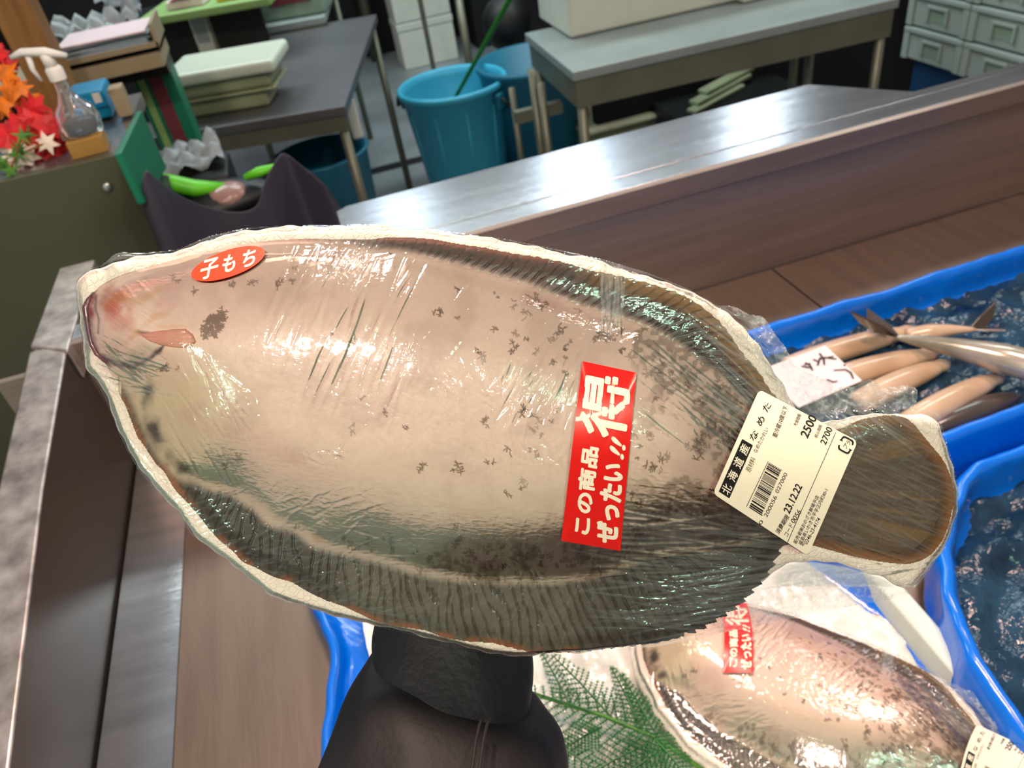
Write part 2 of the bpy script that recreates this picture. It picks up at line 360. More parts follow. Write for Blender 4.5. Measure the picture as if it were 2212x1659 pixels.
# artificial maple spray and flowers
def leaf_star(mb, c, r, nrm, rot, lobes=5, deep=.42):
    nrm = Vector(nrm).normalized(); a = nrm.orthogonal().normalized(); b = nrm.cross(a); vs = [Vector(c)+nrm*r*.12]
    n = lobes*2
    for k in range(n):
        th = rot+2*pi*k/n; rad = r*(1 if k % 2 == 0 else deep)*(.85+.3*random.random())
        vs.append(Vector(c)+(a*cos(th)+b*sin(th))*rad-nrm*r*.15*(k % 2 == 0))
    mb.add(vs, [(0, 1+k, 1+(k+1) % n) for k in range(n)])
def spray(name, pts, Y, r, mt, label, cat, stem=True, lobes=5, deep=.42, n_each=2):
    e = empty(name, pY(*pts[0], Y), label, cat); e0 = Vector(e.location)
    mb = MB(); cen = []
    for x, y in pts:
        for j in range(n_each):
            c = pY(x+random.uniform(-9, 9), y+random.uniform(-9, 9), Y+random.uniform(-.03, .03)); cen.append(c-e0)
            leaf_star(mb, c-e0, r*random.uniform(.7, 1.15), (random.uniform(-.6, .6), -1, random.uniform(0, .9)), random.random()*6, lobes, deep)
    mb.build('leaves', mt, e, solid=.0006)
    MB().tube(sorted(cen, key=lambda v: v.z)[::3], .0018, 6).build('stem', M['wood'], e, True)
    return e
spray('maple_spray', [(8, 160), (25, 175), (45, 190), (38, 215), (12, 200), (55, 205), (3, 225)], 1.62, .026, M['orange_leaf'], 'orange artificial maple leaves hanging in front of the wooden post', 'artificial leaves')
spray('maple_spray', [(5, 120), (15, 135), (2, 105)], 1.66, .022, M['red_leaf'], 'small red artificial maple leaves at the photo edge above the orange ones', 'artificial leaves')
spray('flower_spray', [(70, 235), (68, 262), (50, 270), (95, 268), (30, 285), (12, 290), (75, 295), (100, 290), (60, 330), (85, 320), (62, 352), (125, 318), (45, 315)], 1.56, .027, M['red_leaf'], 'bright red artificial flowers lying on the olive counter', 'artificial flowers', lobes=6, deep=.6)
spray('flower_spray', [(12, 320), (30, 345), (50, 340), (100, 305)], 1.52, .024, M['white_petal'], 'white artificial petals among the red flowers on the counter', 'artificial flowers', lobes=6, deep=.5)
spray('leaf_spray', [(10, 350), (35, 330), (5, 365), (52, 300), (25, 372)], 1.50, .02, M['leaf'], 'green artificial leaves below the white petals on the counter', 'artificial leaves', deep=.25)

# ------------------------------------------------------------------ black bag
e = empty('plastic_bag', (-.16, 1.75, .45), 'open dark plastic bag with two raised corners between the olive counter and the steel ledge', 'bag')
e0 = Vector(e.location)
fr = [(300, 480), (305, 350), (322, 368), (350, 395), (385, 418), (430, 438), (480, 452), (520, 456), (555, 445), (563, 415), (568, 388), (600, 330), (612, 322), (640, 345), (670, 372), (700, 395), (720, 425), (745, 462)]
yf = [1.40, 1.40, 1.42, 1.46, 1.50, 1.54, 1.55, 1.55, 1.56, 1.57, 1.58, 1.64, 1.66, 1.64, 1.62, 1.60, 1.60, 1.66]
bk = [(700, 385), (640, 350), (612, 322), (560, 360), (500, 392), (430, 385), (370, 380), (320, 360)]
yk = [1.80, 1.86, 1.80, 1.92, 1.95, 1.90, 1.78, 1.58]
top = [pY(x, y, Y)-e0 for (x, y), Y in zip(fr, yf)]+[pY(x, y, Y)-e0 for (x, y), Y in zip(bk, yk)]
rings = [top]
for t_, sc in ((.12, 1.02), (.3, 1.05), (.6, 1.05), (1, .95)):
    rg = []
    for i, p in enumerate(top):
        th = 2*pi*i/len(top); c = Vector((.0, .02, 0)); d = (p-c); d.z = 0
        fold = 1+.05*sin(th*9+t_*3)*min(1, t_*4)
        rg.append(Vector((c.x+d.x*sc*fold, c.y+d.y*sc*fold, p.z*(1-t_)+(-.30)*t_)))
    rings.append(rg)
MB().loft(rings, cap1=True).build('bag_skin', M['bag'], e, True, sub=2, solid=.0015)
def blob(mb, c, r, n=14):
    c = Vector(c); rings = []
    for i in range(1, n):
        ph = pi*i/n; rings.append([c+Vector((r[0]*sin(ph)*cos(2*pi*k/18), r[1]*sin(ph)*sin(2*pi*k/18), r[2]*cos(ph)))*(1+.0*k) for k in range(18)])
    mb.loft(rings, cap0=True, cap1=True)
for pts, w_ in ((((345, 378), (375, 392), (420, 402), (485, 398)), .020), (((528, 378), (560, 366), (598, 352)), .012)):
    cs = [pY(x, y+6, 1.74)-e0 for x, y in pts]
    MB().tube(cs, [w_*.7]+[w_*1.2]*(len(cs)-2)+[w_*.6], 12, True, .8).build('green_wrapper', M['lime'], e, True)
mb = MB(); blob(mb, pY(490, 425, 1.74)-e0, (.055, .05, .03)); mb.build('clear_pack', M['pinkpack'], e, True)
mb = MB(); blob(mb, pY(450, 440, 1.76)-e0, (.15, .08, .04)); mb.build('dark_contents', M['dark2'], e, True)

# ------------------------------------------------------------------ work tables
def table(name, A, B, depth, z, label, apron=.06, legs=(0, 1, 2, 3), lw_=.032, topm='steel_table', shelf=None, inset=.03):
    A, B = Vector(A[:2]), Vector(B[:2]); u = (B-A).normalized(); L = (B-A).length
    e = empty(name, (A.x, A.y, 0), label, 'work table', rz=atan2(u.y, u.x))
    MB().b2((0, 0, z-.03), (L, depth, z)).build('table_top', M[topm], e, bevel=.004)
    MB().b2((.01, .008, z-.03-apron), (L-.01, .022, z-.03)).build('apron', M['steel_dull'], e)
    MB().b2((.01, .02, z-.03-apron), (.022, depth-.01, z-.03)).build('apron', M['steel_dull'], e)
    cs = [(inset, inset), (L-inset, inset), (inset, depth-inset), (L-inset, depth-inset)]
    for k in legs:
        x, y = cs[k]; MB().tube([(x, y, 0), (x, y, z-.03)], lw_/2, 14).build('leg', M['steel_dull'], e, True)
    if shelf: MB().b2((.02, .03, shelf-.02), (L-.02, depth-.02, shelf)).build('lower_shelf', M['steel_dull'], e)
    return e
a, b = pz(380, 289, .8), pz(745, 228, .8)
a2 = a+(a-b)*.25
tl = table('work_table', a2, b, 1.25, .8, 'stainless steel work table in the left background carrying the pale plastic tubs', .05, topm='steel_ltable')
ang_l = tl.rotation_euler.z
c = pz(690, 45, .8)
table('work_table', (c.x-.9, c.y+.02), (c.x+.02, c.y-.14), .9, .84, 'stainless steel table at the back left carrying the greenish scale', .06, legs=(1, 3))
table('work_table', (.792, 2.262), (1.88, 2.205), .56, .8, 'stainless steel table behind the ledge carrying the big white foam box', .085)
e = empty('support_post', (1.62, 2.9, 0), 'slim pale steel post under the table near the grey crates', 'post')
x_ = pz(1746, 150, .5)
MB().tube([(x_.x-1.62, x_.y-2.9, 0), (x_.x-1.62, x_.y-2.9, .70)], .017, 12).build('tube', M['steel_dull'], e, True)
# gusset + sink leg cluster left of right table
e = empty('steel_rack', (.78, 2.45, 0), 'narrow steel rack frame standing between the blue bucket and the table end', 'rack')
for (x, y, Y, rr_) in ((1148, 150, 2.55, .014), (1168, 180, 2.50, .014), (1105, 190, 2.75, .012)):
    p = pY(x, y, Y); MB().tube([(p.x-.78, p.y-2.45, 0), (p.x-.78, p.y-2.45, p.z)], rr_, 10).build('upright', M['steel_dull'], e, True)
p = pY(1120, 240, 2.62); MB().b2((p.x-.78-.03, .1, p.z-.02), (p.x-.78+.14, .13, p.z+.02)).build('crossbar', M['steel_dull'], e)

# white foam box on right table
A = pz(1232, 86, .8); Bf = pz(1412, 45, .8); u = (Bf-A); u.z = 0; u.normalize()
e = empty('foam_box', (A.x, A.y, .801), 'large pale white foam box on the steel table behind the ledge', 'foam box', rz=atan2(u.y, u.x))
MB().b2((0, 0, 0), (.62, .36, .26)).build('box_body', M['foamw'], e, bevel=.012)
MB().b2((-.006, -.006, .262), (.626, .366, .31)).build('lid', M['foamw'], e, bevel=.012)
A = pz(1612, 12, .8)
e = empty('foam_box', (A.x+.0, A.y+.02, .801), 'second smaller white foam box at the far right end of the steel table', 'foam box')
MB().b2((0, 0, 0), (.42, .3, .22)).build('box_body', M['foamw'], e, bevel=.01)
# things below right table
A = pz(1265, 285, .25)
e = empty('storage_box', (A.x, A.y, 0), 'low box with a stained pale green lid under the table, beside the front leg', 'box')
MB().b2((0, 0, 0), (.44, .5, .22)).build('box_body', M['ybin'], e, bevel=.01)
MB().b2((-.01, -.01, .222), (.45, .51, .25)).build('lid', M['oldboard'], e, bevel=.02)
A = pz(1500, 215, .3)
for k, (dx, dy, L_) in enumerate(((-.02, 0, .36), (.03, .05, .40), (.08, .09, .36))):
    o = MB().b2((-.025, -L_/2, -.008), (.025, L_/2, .008)).build('plank', M['ybin'], None, bevel=.002)
    o.location = (A.x+dx+.1, A.y+dy-.05, .30+k*.018); o.rotation_euler = (0, .1, radians(-64))
    tag(o, 'pale thin slat lying in the small stack below the right table, '+('lowest', 'middle', 'topmost')[k]+' one', 'slat', 'slats under the table')
o = MB().b2((A.x-.15, A.y-.3, 0), (A.x+.45, A.y+.25, .288)).build('low_stand', M['dark2'], None); tag(o, 'black low stand under the pale slats below the right table', 'stand')
# black block and sheet added behind the right table, standing in for shade
o = MB().b2((1.5, 3.78, 0), (3.3, 4.2, 1.2)).build('shade_block', M['dark2'], None, bevel=.01); tag(o, 'black block added behind the steel table with the foam box, standing in for shade', 'cabinet')
o = MB().b2((1.22, 3.22, .0), (3.2, 3.27, .74)).build('shade_sheet', M['dark'], None); tag(o, 'black sheet added behind the legs of the right table, standing in for shade', 'panel')

# grey crates on the right, faces at X = 2.4
xc = 2.4
def crate(y0, y1, z0, z1, label):
    e = empty('fish_crate', (xc, y0, z0), label, 'crate', 'grey crates stacked at the right')
    w, h = y1-y0-.006, z1-z0-.006
    def fr_(name, a, b, m_='crate'): return MB().b2((a[0], a[1], a[2]), (b[0], b[1], b[2])).build(name, M[m_], e, bevel=.004)
    hy0, hy1, hz0, hz1 = w*.36, w*.64, h*.22, h*.62
    m_ = MB().b2((0, 0, 0), (.3, w, h)); m_.build('crate_body', M['crate'], e, bevel=.006)
    MB().b2((-.012, 0, h-.02), (.006, w, h)).build('rim', M['crate'], e, bevel=.004)
    for ya, yb_ in ((0, .03), (w-.03, w)): MB().b2((-.010, ya, 0), (.002, yb_, h-.02)).build('rib', M['crate'], e, bevel=.003)
    m2 = MB().b2((-.012, hy0-.01, hz0), (.0, hy0, hz1)).b2((-.012, hy1, hz0), (0, hy1+.01, hz1)).b2((-.012, hy0-.01, hz1), (0, hy1+.01, hz1+.012))
    m2.build('grip_frame', M['crate'], e, bevel=.002)
    MB().b2((-.0015, hy0, hz0), (.003, hy1, hz1)).build('grip_recess', M['scale'], e)
py = [pX(1945, 130, xc).y, pX(2070, 165, xc).y, pX(2215, 210, xc).y]
pzv = [pX(2092, 168, xc).z, pX(2075, 82, xc).z]
z0 = pzv[0]; dz = pzv[1]-pzv[0]
for j, nm in enumerate(('bottom', 'second', 'third', 'top')):
    crate(py[1], py[0], z0+j*dz, z0+(j+1)*dz, 'grey plastic fish crate, %s of the farther column near the table' % nm)
    crate(2*py[1]-py[0], py[1], z0+j*dz, z0+(j+1)*dz, 'grey plastic fish crate, %s of the nearer column by the ledge' % nm)
o = MB().b2((xc+.03, 2*py[1]-py[0]+.02, 0), (xc+.35, py[0]-.04, z0-.003)).build('blue_crate', M['bluecrate'], None, bevel=.01); tag(o, 'dark blue crate at the bottom beneath the grey crates', 'crate')

# ------------------------------------------------------------------ blue bucket with stick
bc = pz(975, 180, .5); bc = Vector((.655, 3.50, 0))
e = empty('bucket', bc, 'large round blue plastic bucket standing on the floor behind the ledge', 'bucket')
MB().lathe([(0, .004), (.175, .004), (.180, .0), (.187, .01), (.232, .47), (.245, .475), (.252, .497), (.240, .507), (.228, .500), (.222, .47), (.176, .02), (0, .02)], n=56).build('bucket_body', M['blue_bin'], e, True)
for an in (-42, 138):
    m_ = Matrix.Rotation(radians(an), 3, 'Z')
    MB().box(m_ @ Vector((.245, 0, .43)), (.03, .12, .07), radians(an)).build('handle_lug', M['teal'], e, bevel=.01)
    MB().tube([m_ @ Vector((.268, -.05, .45)), m_ @ Vector((.285, -.04, .41)), m_ @ Vector((.285, .04, .41)), m_ @ Vector((.268, .05, .45))], .008, 8).build('handle', M['dark2'], e, True)
for k in range(10):
    a = 2*pi*k/10+.3; MB().tube([(.188*cos(a), .188*sin(a), .02), (.226*cos(a), .226*sin(a), .42)], .004, 6).build('rib', M['blue_bin'], e, True)
p0 = bc+Vector((.02, -.10, .10)); pt = pY(995, 190, 3.42); pe = pY(1100, 0, 3.05); pe2 = pt+(pe-pt)*1.5; p0 = pt-(pe-pt)*.55
o = MB().tube([p0, pt, pe, pe2], [.008, .009, .011, .011], 10).build('green_stick', M['hose'], None, True); tag(o, 'long green stick leaning in the blue bucket', 'stick')
# second teal tub
c = pz(1150, 150, .55)
e = empty('tub', (c.x+.08, c.y+.25, 0), 'darker teal plastic tub behind the rack posts right of the blue bucket', 'tub')
MB().lathe([(0, .01), (.2, .01), (.25, .50), (.262, .51), (.262, .53), (.245, .53), (.195, .03), (0, .03)], n=40).build('tub_body', M['teal'], e, True)
# white foam stack at the back
for k in range(4):
    e = empty('foam_box', (.77, 5.78, k*.31), 'tall white foam box against the dark back wall, '+('lowest', 'second', 'third', 'topmost')[k]+' of the stack', 'foam box', 'foam boxes stacked at the back wall')
    MB().b2((0, 0, 0), (.40, .3, .25)).build('box_body', M['foamw'], e, bevel=.008)
    MB().b2((-.004, -.004, .252), (.404, .304, .305)).build('lid', M['foamw'], e, bevel=.008)
# pipe at the back and small white post by bucket
for (x, y0, y1, Y, r_, lb) in ((815, 10, 130, 6.0, .045, 'grey round pipe against the dark back wall left of the foam stack'),):
    p = pz(x, y1, 0); o = MB().tube([(p.x, p.y, 0), (p.x, p.y, 1.6)], r_, 12).build('pipe', M['steel_dull'], None, True); tag(o, lb, 'pipe')
p = pz(1050, 130, .45)
e = empty('floor_stand', (p.x, p.y+.4, 0), 'thin steel stand with a white box on it right of the foam stack', 'stand')
MB().tube([(0, 0, 0), (0, 0, .74)], .022, 12).build('pole', M['steel_dull'], e, True)
MB().b2((-.1, -.05, .74), (.05, .08, .98)).build('white_box', M['whitep'], e, bevel=.03, seg=4)
MB().b2((-.19, .1, 0), (-.17, .14, 1.3)).build('side_bar', M['steel_dull'], e)
o = MB(); blob(o, pY(1095, 50, 3.9), (.12, .12, .13)); o = o.build('dark_bundle', M['dark2'], None, True); tag(o, 'dark round bundle beside the white box on the stand', 'bundle')

# ------------------------------------------------------------------ things on and around the left table
def on_table(x, y, z=.8): return pz(x, y, z)
R_ = ang_l
A = on_table(405, 262)
e = empty('plastic_tub', (A.x, A.y-.0, .80), 'flat yellowish plastic tub under the white-lidded tub on the left table', 'tub', rz=R_)
MB().b2((.015, .02, 0), (.27, .20, .05)).build('tub_body', M['ybin'], e, bevel=.01)
MB().b2((0, .0, .05), (.31, .22, .062)).build('rim', M['ybin'], e, bevel=.005)
e = empty('plastic_tub', (A.x-.01, A.y+.0, .863), 'pale translucent plastic tub with a shiny white lid, upper of the two tubs', 'tub', rz=R_)
MB().b2((.01, .0, 0), (.31, .22, .045)).build('tub_body', M['ybin'], e, bevel=.012)
MB().b2((-.015, -.03, .045), (.345, .24, .085)).build('lid', M['ylid'], e, bevel=.014, seg=3)
# cord, dark
cc = [on_table(395, 190, .80), on_table(385, 230, .81), on_table(405, 275, .81), on_table(430, 290, .80)]
o = MB().tube(cc, .008, 8).build('cable', M['dark2'], None, True); tag(o, 'thick black cable curling left of the stacked plastic tubs', 'cable')
# upright block
p = on_table(455, 125); e = empty('label_box', (p.x, p.y, .8), 'narrow whitish box standing upright behind the plastic tubs', 'box', rz=R_)
MB().b2((-.035, 0, 0), (.035, .06, .20)).build('box_body', M['foamw'], e, bevel=.004)
MB().b2((-.025, -.003, .06), (.025, .0, .15)).build('printed_patch', M['greyfoil'], e)
# dark machine behind
p = on_table(440, 130); o = MB().b2((p.x-.42, p.y+.05, .801), (p.x+.28, p.y+.35, .98)).build('dark_case', M['dark2'], None, bevel=.01); tag(o, 'black case behind the narrow whitish box on the left table', 'case')
p = pz(300, 52, 1.0)
e = empty('green_tray', (p.x, p.y, .985), 'pale green flat tray with packets on top of the black case', 'tray', rz=R_)
MB().b2((0, 0, 0), (.50, .35, .03)).build('tray_body', M['green2'], e, bevel=.006)
MB().b2((.10, .06, .031), (.24, .26, .06)).build('printed_packet', M['paperp'], e, bevel=.004)
MB().b2((.12, .05, .061), (.20, .18, .063)).build('red_print', M['maroon'], e)
MB().b2((.29, .06, .031), (.40, .26, .055)).build('yellow_packet', mat('yellow_packet', (214, 190, 40), .4), e, bevel=.004)
p = pz(545, 58, .84)
e = empty('weighing_scale', (p.x, p.y+.02, .841), 'pale green weighing scale on the table at the back left', 'scale', rz=R_)
MB().b2((0, 0, 0), (.33, .3, .13)).build('scale_body', M['scale'], e, bevel=.012)
MB().b2((.1, -.004, .06), (.28, 0, .12)).build('display_strip', M['maroon'], e)
MB().b2((.02, .02, .13), (.31, .28, .145)).build('weighing_plate', M['steel'], e, bevel=.004)
# tall green box with maroon strip
a0, a1 = pY(270, 140, 2.35), pY(330, 145, 2.35); bz = pY(370, 280, 2.35).z
e = empty('tall_carton', (a0.x, 2.35, bz-.1), 'tall dark green carton with maroon stripe leaning left of the plastic tubs', 'carton')
hgt = a0.z-bz+.13; wdt = a1.x-a0.x+.04
MB().b2((0, 0, 0), (wdt, .12, hgt)).build('carton_body', M['green'], e, bevel=.004)
MB().b2((.012, -.003, .02), (.03, 0, hgt-.02)).build('pale_edge', M['green2'], e)
MB().b2((.04, -.003, .02), (.075, 0, hgt-.02)).build('maroon_stripe', M['maroon'], e)
# paper tray
A = pY(128, 158, 2.1); B = pY(340, 88, 2.1)
e = empty('paper_tray', (A.x, 2.1, A.z-.0), 'shallow cardboard tray holding a stack of loose papers behind the spray bottle', 'tray')
Lx = (B.x-A.x)
MB().b2((0, 0, 0), (Lx, .2, .012)).b2((Lx-.008, 0, 0), (Lx, .2, .06)).b2((0, 0, 0), (Lx, .006, .022)).build('tray_body', M['card'], e, bevel=.002)
e2 = []
for k in range(7):
    o = MB().b2((0, 0, 0), (Lx*.86, .17, .0035)).build('paper_sheaf', M['paper'] if k != 6 else M['paperp'], None)
    o.location = (A.x+.004+random.uniform(0, .02), 2.11+random.uniform(-.02, .01), A.z+.0135+k*.0055); o.rotation_euler = (0, 0, radians(random.uniform(-3, 3)))
    tag(o, 'pale bluish sheaf of papers in the cardboard tray, number %s from the bottom' % ('one', 'two', 'three', 'four', 'five', 'six', 'seven')[k] if k < 6 else 'pinkish white top sheet on the papers in the cardboard tray', 'papers', 'papers in the tray' if k < 6 else None)
# shelf below the paper tray
o = MB().b2((A.x-.3, 2.1, A.z-.035), (B.x-.005, 2.3, A.z-.001)).build('wall_shelf', M['card'], None, bevel=.002); tag(o, 'narrow brown shelf board carrying the cardboard paper tray', 'shelf')
# crumpled grey sheets
p = pY(195, 62, 2.3)
m_ = MB(); nn = 12
for j in range(nn+1):
    for i in range(nn+1):
        x, y = i/nn, j/nn; m_.v.append((x*.22-.11, y*.12, .03*sin(i*1.3)*cos(j*1.1)+.025*noise.noise(Vector((i*.4, j*.4, 2)))+y*.03))
m_.f += [(j*(nn+1)+i, j*(nn+1)+i+1, (j+1)*(nn+1)+i+1, (j+1)*(nn+1)+i) for j in range(nn) for i in range(nn)]
o = m_.build('plastic_sheets', M['greyfoil'], None, True, solid=.002); m_sheet = o.data; o.location = (p.x, p.y, p.z-.02); tag(o, 'crumpled grey plastic sheets above the paper tray', 'plastic sheets')
o = MB().b2((p.x-.16, p.y, p.z-.14), (p.x+.14, p.y+.14, p.z-.035)).build('dark_box', M['dark2'], None); tag(o, 'black box under the crumpled grey sheets', 'box')
p = pY(255, 20, 2.42)
o = m_.build('plastic_sheets', M['paper'], None, True, solid=.002); o.location = (p.x, p.y, p.z); o.rotation_euler = (1.1, .5, .4); o.scale = (.5, 1, 1); tag(o, 'pale blue crumpled sheet hanging at the top left edge of the photo', 'plastic sheets')
# blue box
A = pz(165, 272, cz+.001); B = pY(247, 256, A.y)
e = empty('blue_box', (A.x, A.y, cz+.001), 'bright blue plastic box behind the spray bottle', 'box')
hh = pY(228, 192, A.y).z-cz
MB().b2((0, 0, 0), (B.x-A.x, .1, hh)).build('box_body', M['bluebox'], e, bevel=.006)
MB().b2((-.002, -.004, hh-.03), (B.x-A.x+.002, 0, hh-.022)).build('lid_edge', M['bluebox'], e)
MB().b2((B.x-A.x-.02, -.002, .03), (B.x-A.x-.006, 0, .05)).build('white_clip', M['whitep'], e)
A = pz(268, 262, cz+.001); o = MB().b2((A.x-.012, A.y+.03, cz), (A.x+.014, A.y+.07, pY(250, 190, A.y+.03).z)).build('carton', M['card'], None, bevel=.003); tag(o, 'small greyish carton standing right of the bright blue box', 'carton')
# teal bin under left table
A = pY(625, 330, 2.62); B = pY(745, 300, 2.62)
e = empty('bin', ((A.x+B.x)/2, 2.80, 0), 'dark teal plastic bin under the left work table', 'bin')
MB().lathe([(0, .01), (.13, .01), (.17, .56), (.18, .57), (.165, .575), (.125, .03), (0, .03)], n=32).build('bin_body', M['teal'], e, True)
pq = pY(400, 345, 2.12)
o = MB().b2((pq.x-.10, 2.02, 0), (pq.x+.10, 2.22, pq.z-.03)).build('low_bin', M['dark2'], None, bevel=.01); tag(o, 'black low bin below the left table, behind the open dark bag', 'bin')
o = link('crumpled_bag', m_sheet, None); o.location = (pq.x, 2.08, pq.z-.015); o.scale = (.9, 1.1, .7); o.rotation_euler = (.1, 0, .1); o.modifiers.new('s', 'SOLIDIFY').thickness = .002; tag(o, 'crumpled pale grey bag lying behind the open dark bag, below the left table', 'bag')
# white small crate at right of left table
p = pz(752, 235, .72); o = MB().b2((p.x-.01, p.y+.03, .60), (p.x+.03, p.y+.3, .74)).build('side_basket', M['whitep'], None, bevel=.01); tag(o, 'small white holder hooked on the right side of the left work table', 'holder')
# floor below: white clutter by ledge (foam pieces)
p = pz(1205, 290, .05); o = MB().box((p.x, p.y, .04), (.16, .12, .08), .4).build('foam_piece', M['foamw'], None, bevel=.01); tag(o, 'small white foam piece on the floor below the table end', 'foam piece')
o = MB().b2((-1.6, 6.0, 0), (.36, 6.35, 1.6)).build('dark_locker', M['dark'], None, bevel=.01); tag(o, 'black tall cabinet against the back wall at the upper left', 'cabinet')
o = MB().b2((1.35, 5.9, 0), (1.95, 6.35, 1.4)).build('dark_locker', M['dark'], None, bevel=.01); tag(o, 'black cabinet against the back wall right of the foam stack', 'cabinet')
#@@FISHCASE
# ------------------------------------------------------------------ blue lined boxes, ice, fish
def liner(name, rim, ztop, zbot, inner, label, wr=.006, seed=0, skirt=.07, mt='liner'):
    """plastic sheet folded over a box: outer skirt, rolled rim, inner walls, bottom"""
    n = 160; P = [Vector((x, y, 0)) for x, y in rim]; m = len(P)
    per = [(P[(i+1) % m]-P[i]).length for i in range(m)]; tot = sum(per)
    ring = []
    for k in range(n):
        s = tot*k/n; i = 0
        while s > per[i]: s -= per[i]; i += 1
        ring.append(P[i].lerp(P[(i+1) % m], s/per[i]))
    for _ in range(3): ring = [(ring[i-1]+ring[i]*2+ring[(i+1) % n])/4 for i in range(n)]
    c = sum(ring, Vector())/n
    nor = []
    for i in range(n):
        t = (ring[(i+1) % n]-ring[i-1]).normalized(); v = Vector((t.y, -t.x, 0))
        if v.dot(ring[i]-c) < 0: v = -v
        nor.append(v)
    prof = [(.012, -skirt), (.010, -skirt*.6), (.008, -.02), (.007, -.006), (.003, 0), (-.004, 0), (-.008, -.006), (-.010, -.02), (-.012, -(ztop-zbot)*.6), (-.016, -(ztop-zbot))]
    rings = []
    for j, (of, dz) in enumerate(prof):
        rg = []
        for i in range(n):
            w = noise.noise(Vector((ring[i].x*9+seed, ring[i].y*9, dz*16)))*wr*.8+noise.noise(Vector((ring[i].x*50+seed, ring[i].y*50, dz*40)))*wr*.9
            rg.append(ring[i]+nor[i]*(of*inner+w)+Vector((0, 0, ztop+dz+w*.5*(0 < j < 8))))
        rings.append(rg)
    mb = MB().loft(rings, cap1=True)
    o = mb.build(name, M[mt], None, True, sub=1, solid=.0008)
    tag(o, label, 'plastic liner'); return o
def bed(name, poly, z, amp, fr, mt, label, cat, seed=0, nx=110, ny=90):
    xs = [p[0] for p in poly]; ys = [p[1] for p in poly]; x0, x1, y0, y1 = min(xs), max(xs), min(ys), max(ys)
    mb = MB(); idx = {}; ins_ = {}
    def inside(x, y):
        c = False; j = len(poly)-1
        for i in range(len(poly)):
            if (poly[i][1] > y) != (poly[j][1] > y) and x < (poly[j][0]-poly[i][0])*(y-poly[i][1])/(poly[j][1]-poly[i][1])+poly[i][0]: c = not c
            j = i
        return c
    for j in range(ny+1):
        for i in range(nx+1):
            x = x0+(x1-x0)*i/nx; y = y0+(y1-y0)*j/ny
            h = noise.noise(Vector((x*fr+seed, y*fr, 0)))*amp+abs(noise.noise(Vector((x*fr*2.7, y*fr*2.7+seed, 3))))*amp*.8
            ins_[i, j] = inside(x, y); idx[i, j] = len(mb.v); mb.v.append((x, y, z+h-(0 if ins_[i, j] else .03)))
    for j in range(ny):
        for i in range(nx):
            if any(ins_[q] for q in ((i, j), (i+1, j), (i, j+1), (i+1, j+1))): mb.f.append((idx[i, j], idx[i+1, j], idx[i+1, j+1], idx[i, j+1]))
    o = mb.build(name, M[mt], None, True); tag(o, label, cat, kind='stuff'); return o
# foam box with the second flounder: blue liner left and back, white foam wall on the right
bx = [(-.165, -.05), (-.165, .42), (-.135, .55), (-.165, .665), (.30, .66), (.395, .47), (.43, .36), (.425, -.05)]
liner('box_liner', bx, .805, .772, .8, 'blue plastic liner of the ice box beneath the held fish, seen at its left edge', .006, 3, .042)
bed('ice_bed', [(max(x*.93+.005, -.105), min(y, .64)) for x, y in bx], .790, .010, 26, 'ice', 'pinkish white crushed ice in the box under the fern fronds', 'crushed ice')
w1, w2 = pz(1925, 1296, .812), pz(2150, 1560, .812)
d = (w2-w1); d.z = 0; d.normalize(); nn_ = Vector((-d.y, d.x, 0)); w0 = w1-d*.10; w3 = w2+d*.15
MBx = MB().prism([w0, w3, w3+nn_*.022, w0+nn_*.022], (0, 0, -.05))
o = MBx.build('foam_wall', M['foamw'], None, bevel=.004); tag(o, 'white foam box wall strip between the second flounder and the blue liner', 'foam box')
# back tray with beige fish
liner('box_liner', [(.40, .50), (.40, .785), (1.25, .785), (1.25, .52)], .852, .79, 1.0, 'bright blue plastic lined box holding the beige fish and the price card', .0035, 9, .085)
bed('brine_bed', [(.40, .50), (.40, .785), (1.25, .785), (1.25, .52)], .808, .010, 30, 'darkice', 'dark icy brine around the beige fish in the blue box', 'ice water', 5)
# front right box
liner('box_liner', [(.575, .462), (1.25, .482), (1.25, .02), (.40, .02), (.405, .22), (.425, .30), (.475, .38)], .842, .775, 1.0, 'wrinkled bright blue plastic lined box at the right edge below the beige fish box', .008, 21, .06)
bed('brine_bed', [(.58, .455), (1.24, .475), (1.25, .02), (.405, .02), (.41, .22), (.43, .295), (.48, .375)], .796, .012, 30, 'darkice', 'dark ice water in the blue lined box at the right edge', 'ice water', 12)

def long_fish(name, a, b, r, mt, label, prof, flat=.8, group=None, tail=None, z=0):
    a, b = Vector(a), Vector(b); n = 18
    e = empty(name, a, label, 'fish', group)
    pts = [(b-a)*(i/n)+Vector((0, 0, .004*sin(pi*i/n))) for i in range(n+1)]
    rad = [r*prof(i/n) for i in range(n+1)]
    MB().tube(pts, rad, 18, True, flat).build('body', M[mt], e, True)
    if tail:
        u = (b-a).normalized(); s_ = u.cross(Vector((0, 0, 1))).normalized()
        w = Vector((0, 0, 1))
        for sg in (1, -1):
            d_ = (s_*.55*sg+w*.75*(1 if sg > 0 else .25))
            P = [u*.006+d_*.001, -u*tail*.22+d_*tail*.48, -u*tail*.85+d_*tail*1.05, -u*tail*.72+d_*tail*.45, -u*tail*.40, u*.002]
            MB().prism(P, (.0015, .0015, .0015)).build('tail_lobe', M['fishdark'], e)
    return e
zf = .818
body = lambda t: max(.05, (sin(pi*min(1, t*1.0+.12))**.45))
taper = lambda t: .12+.88*min(1, t*1.6)**1.1*(1-max(0, t-.8)*1.8)
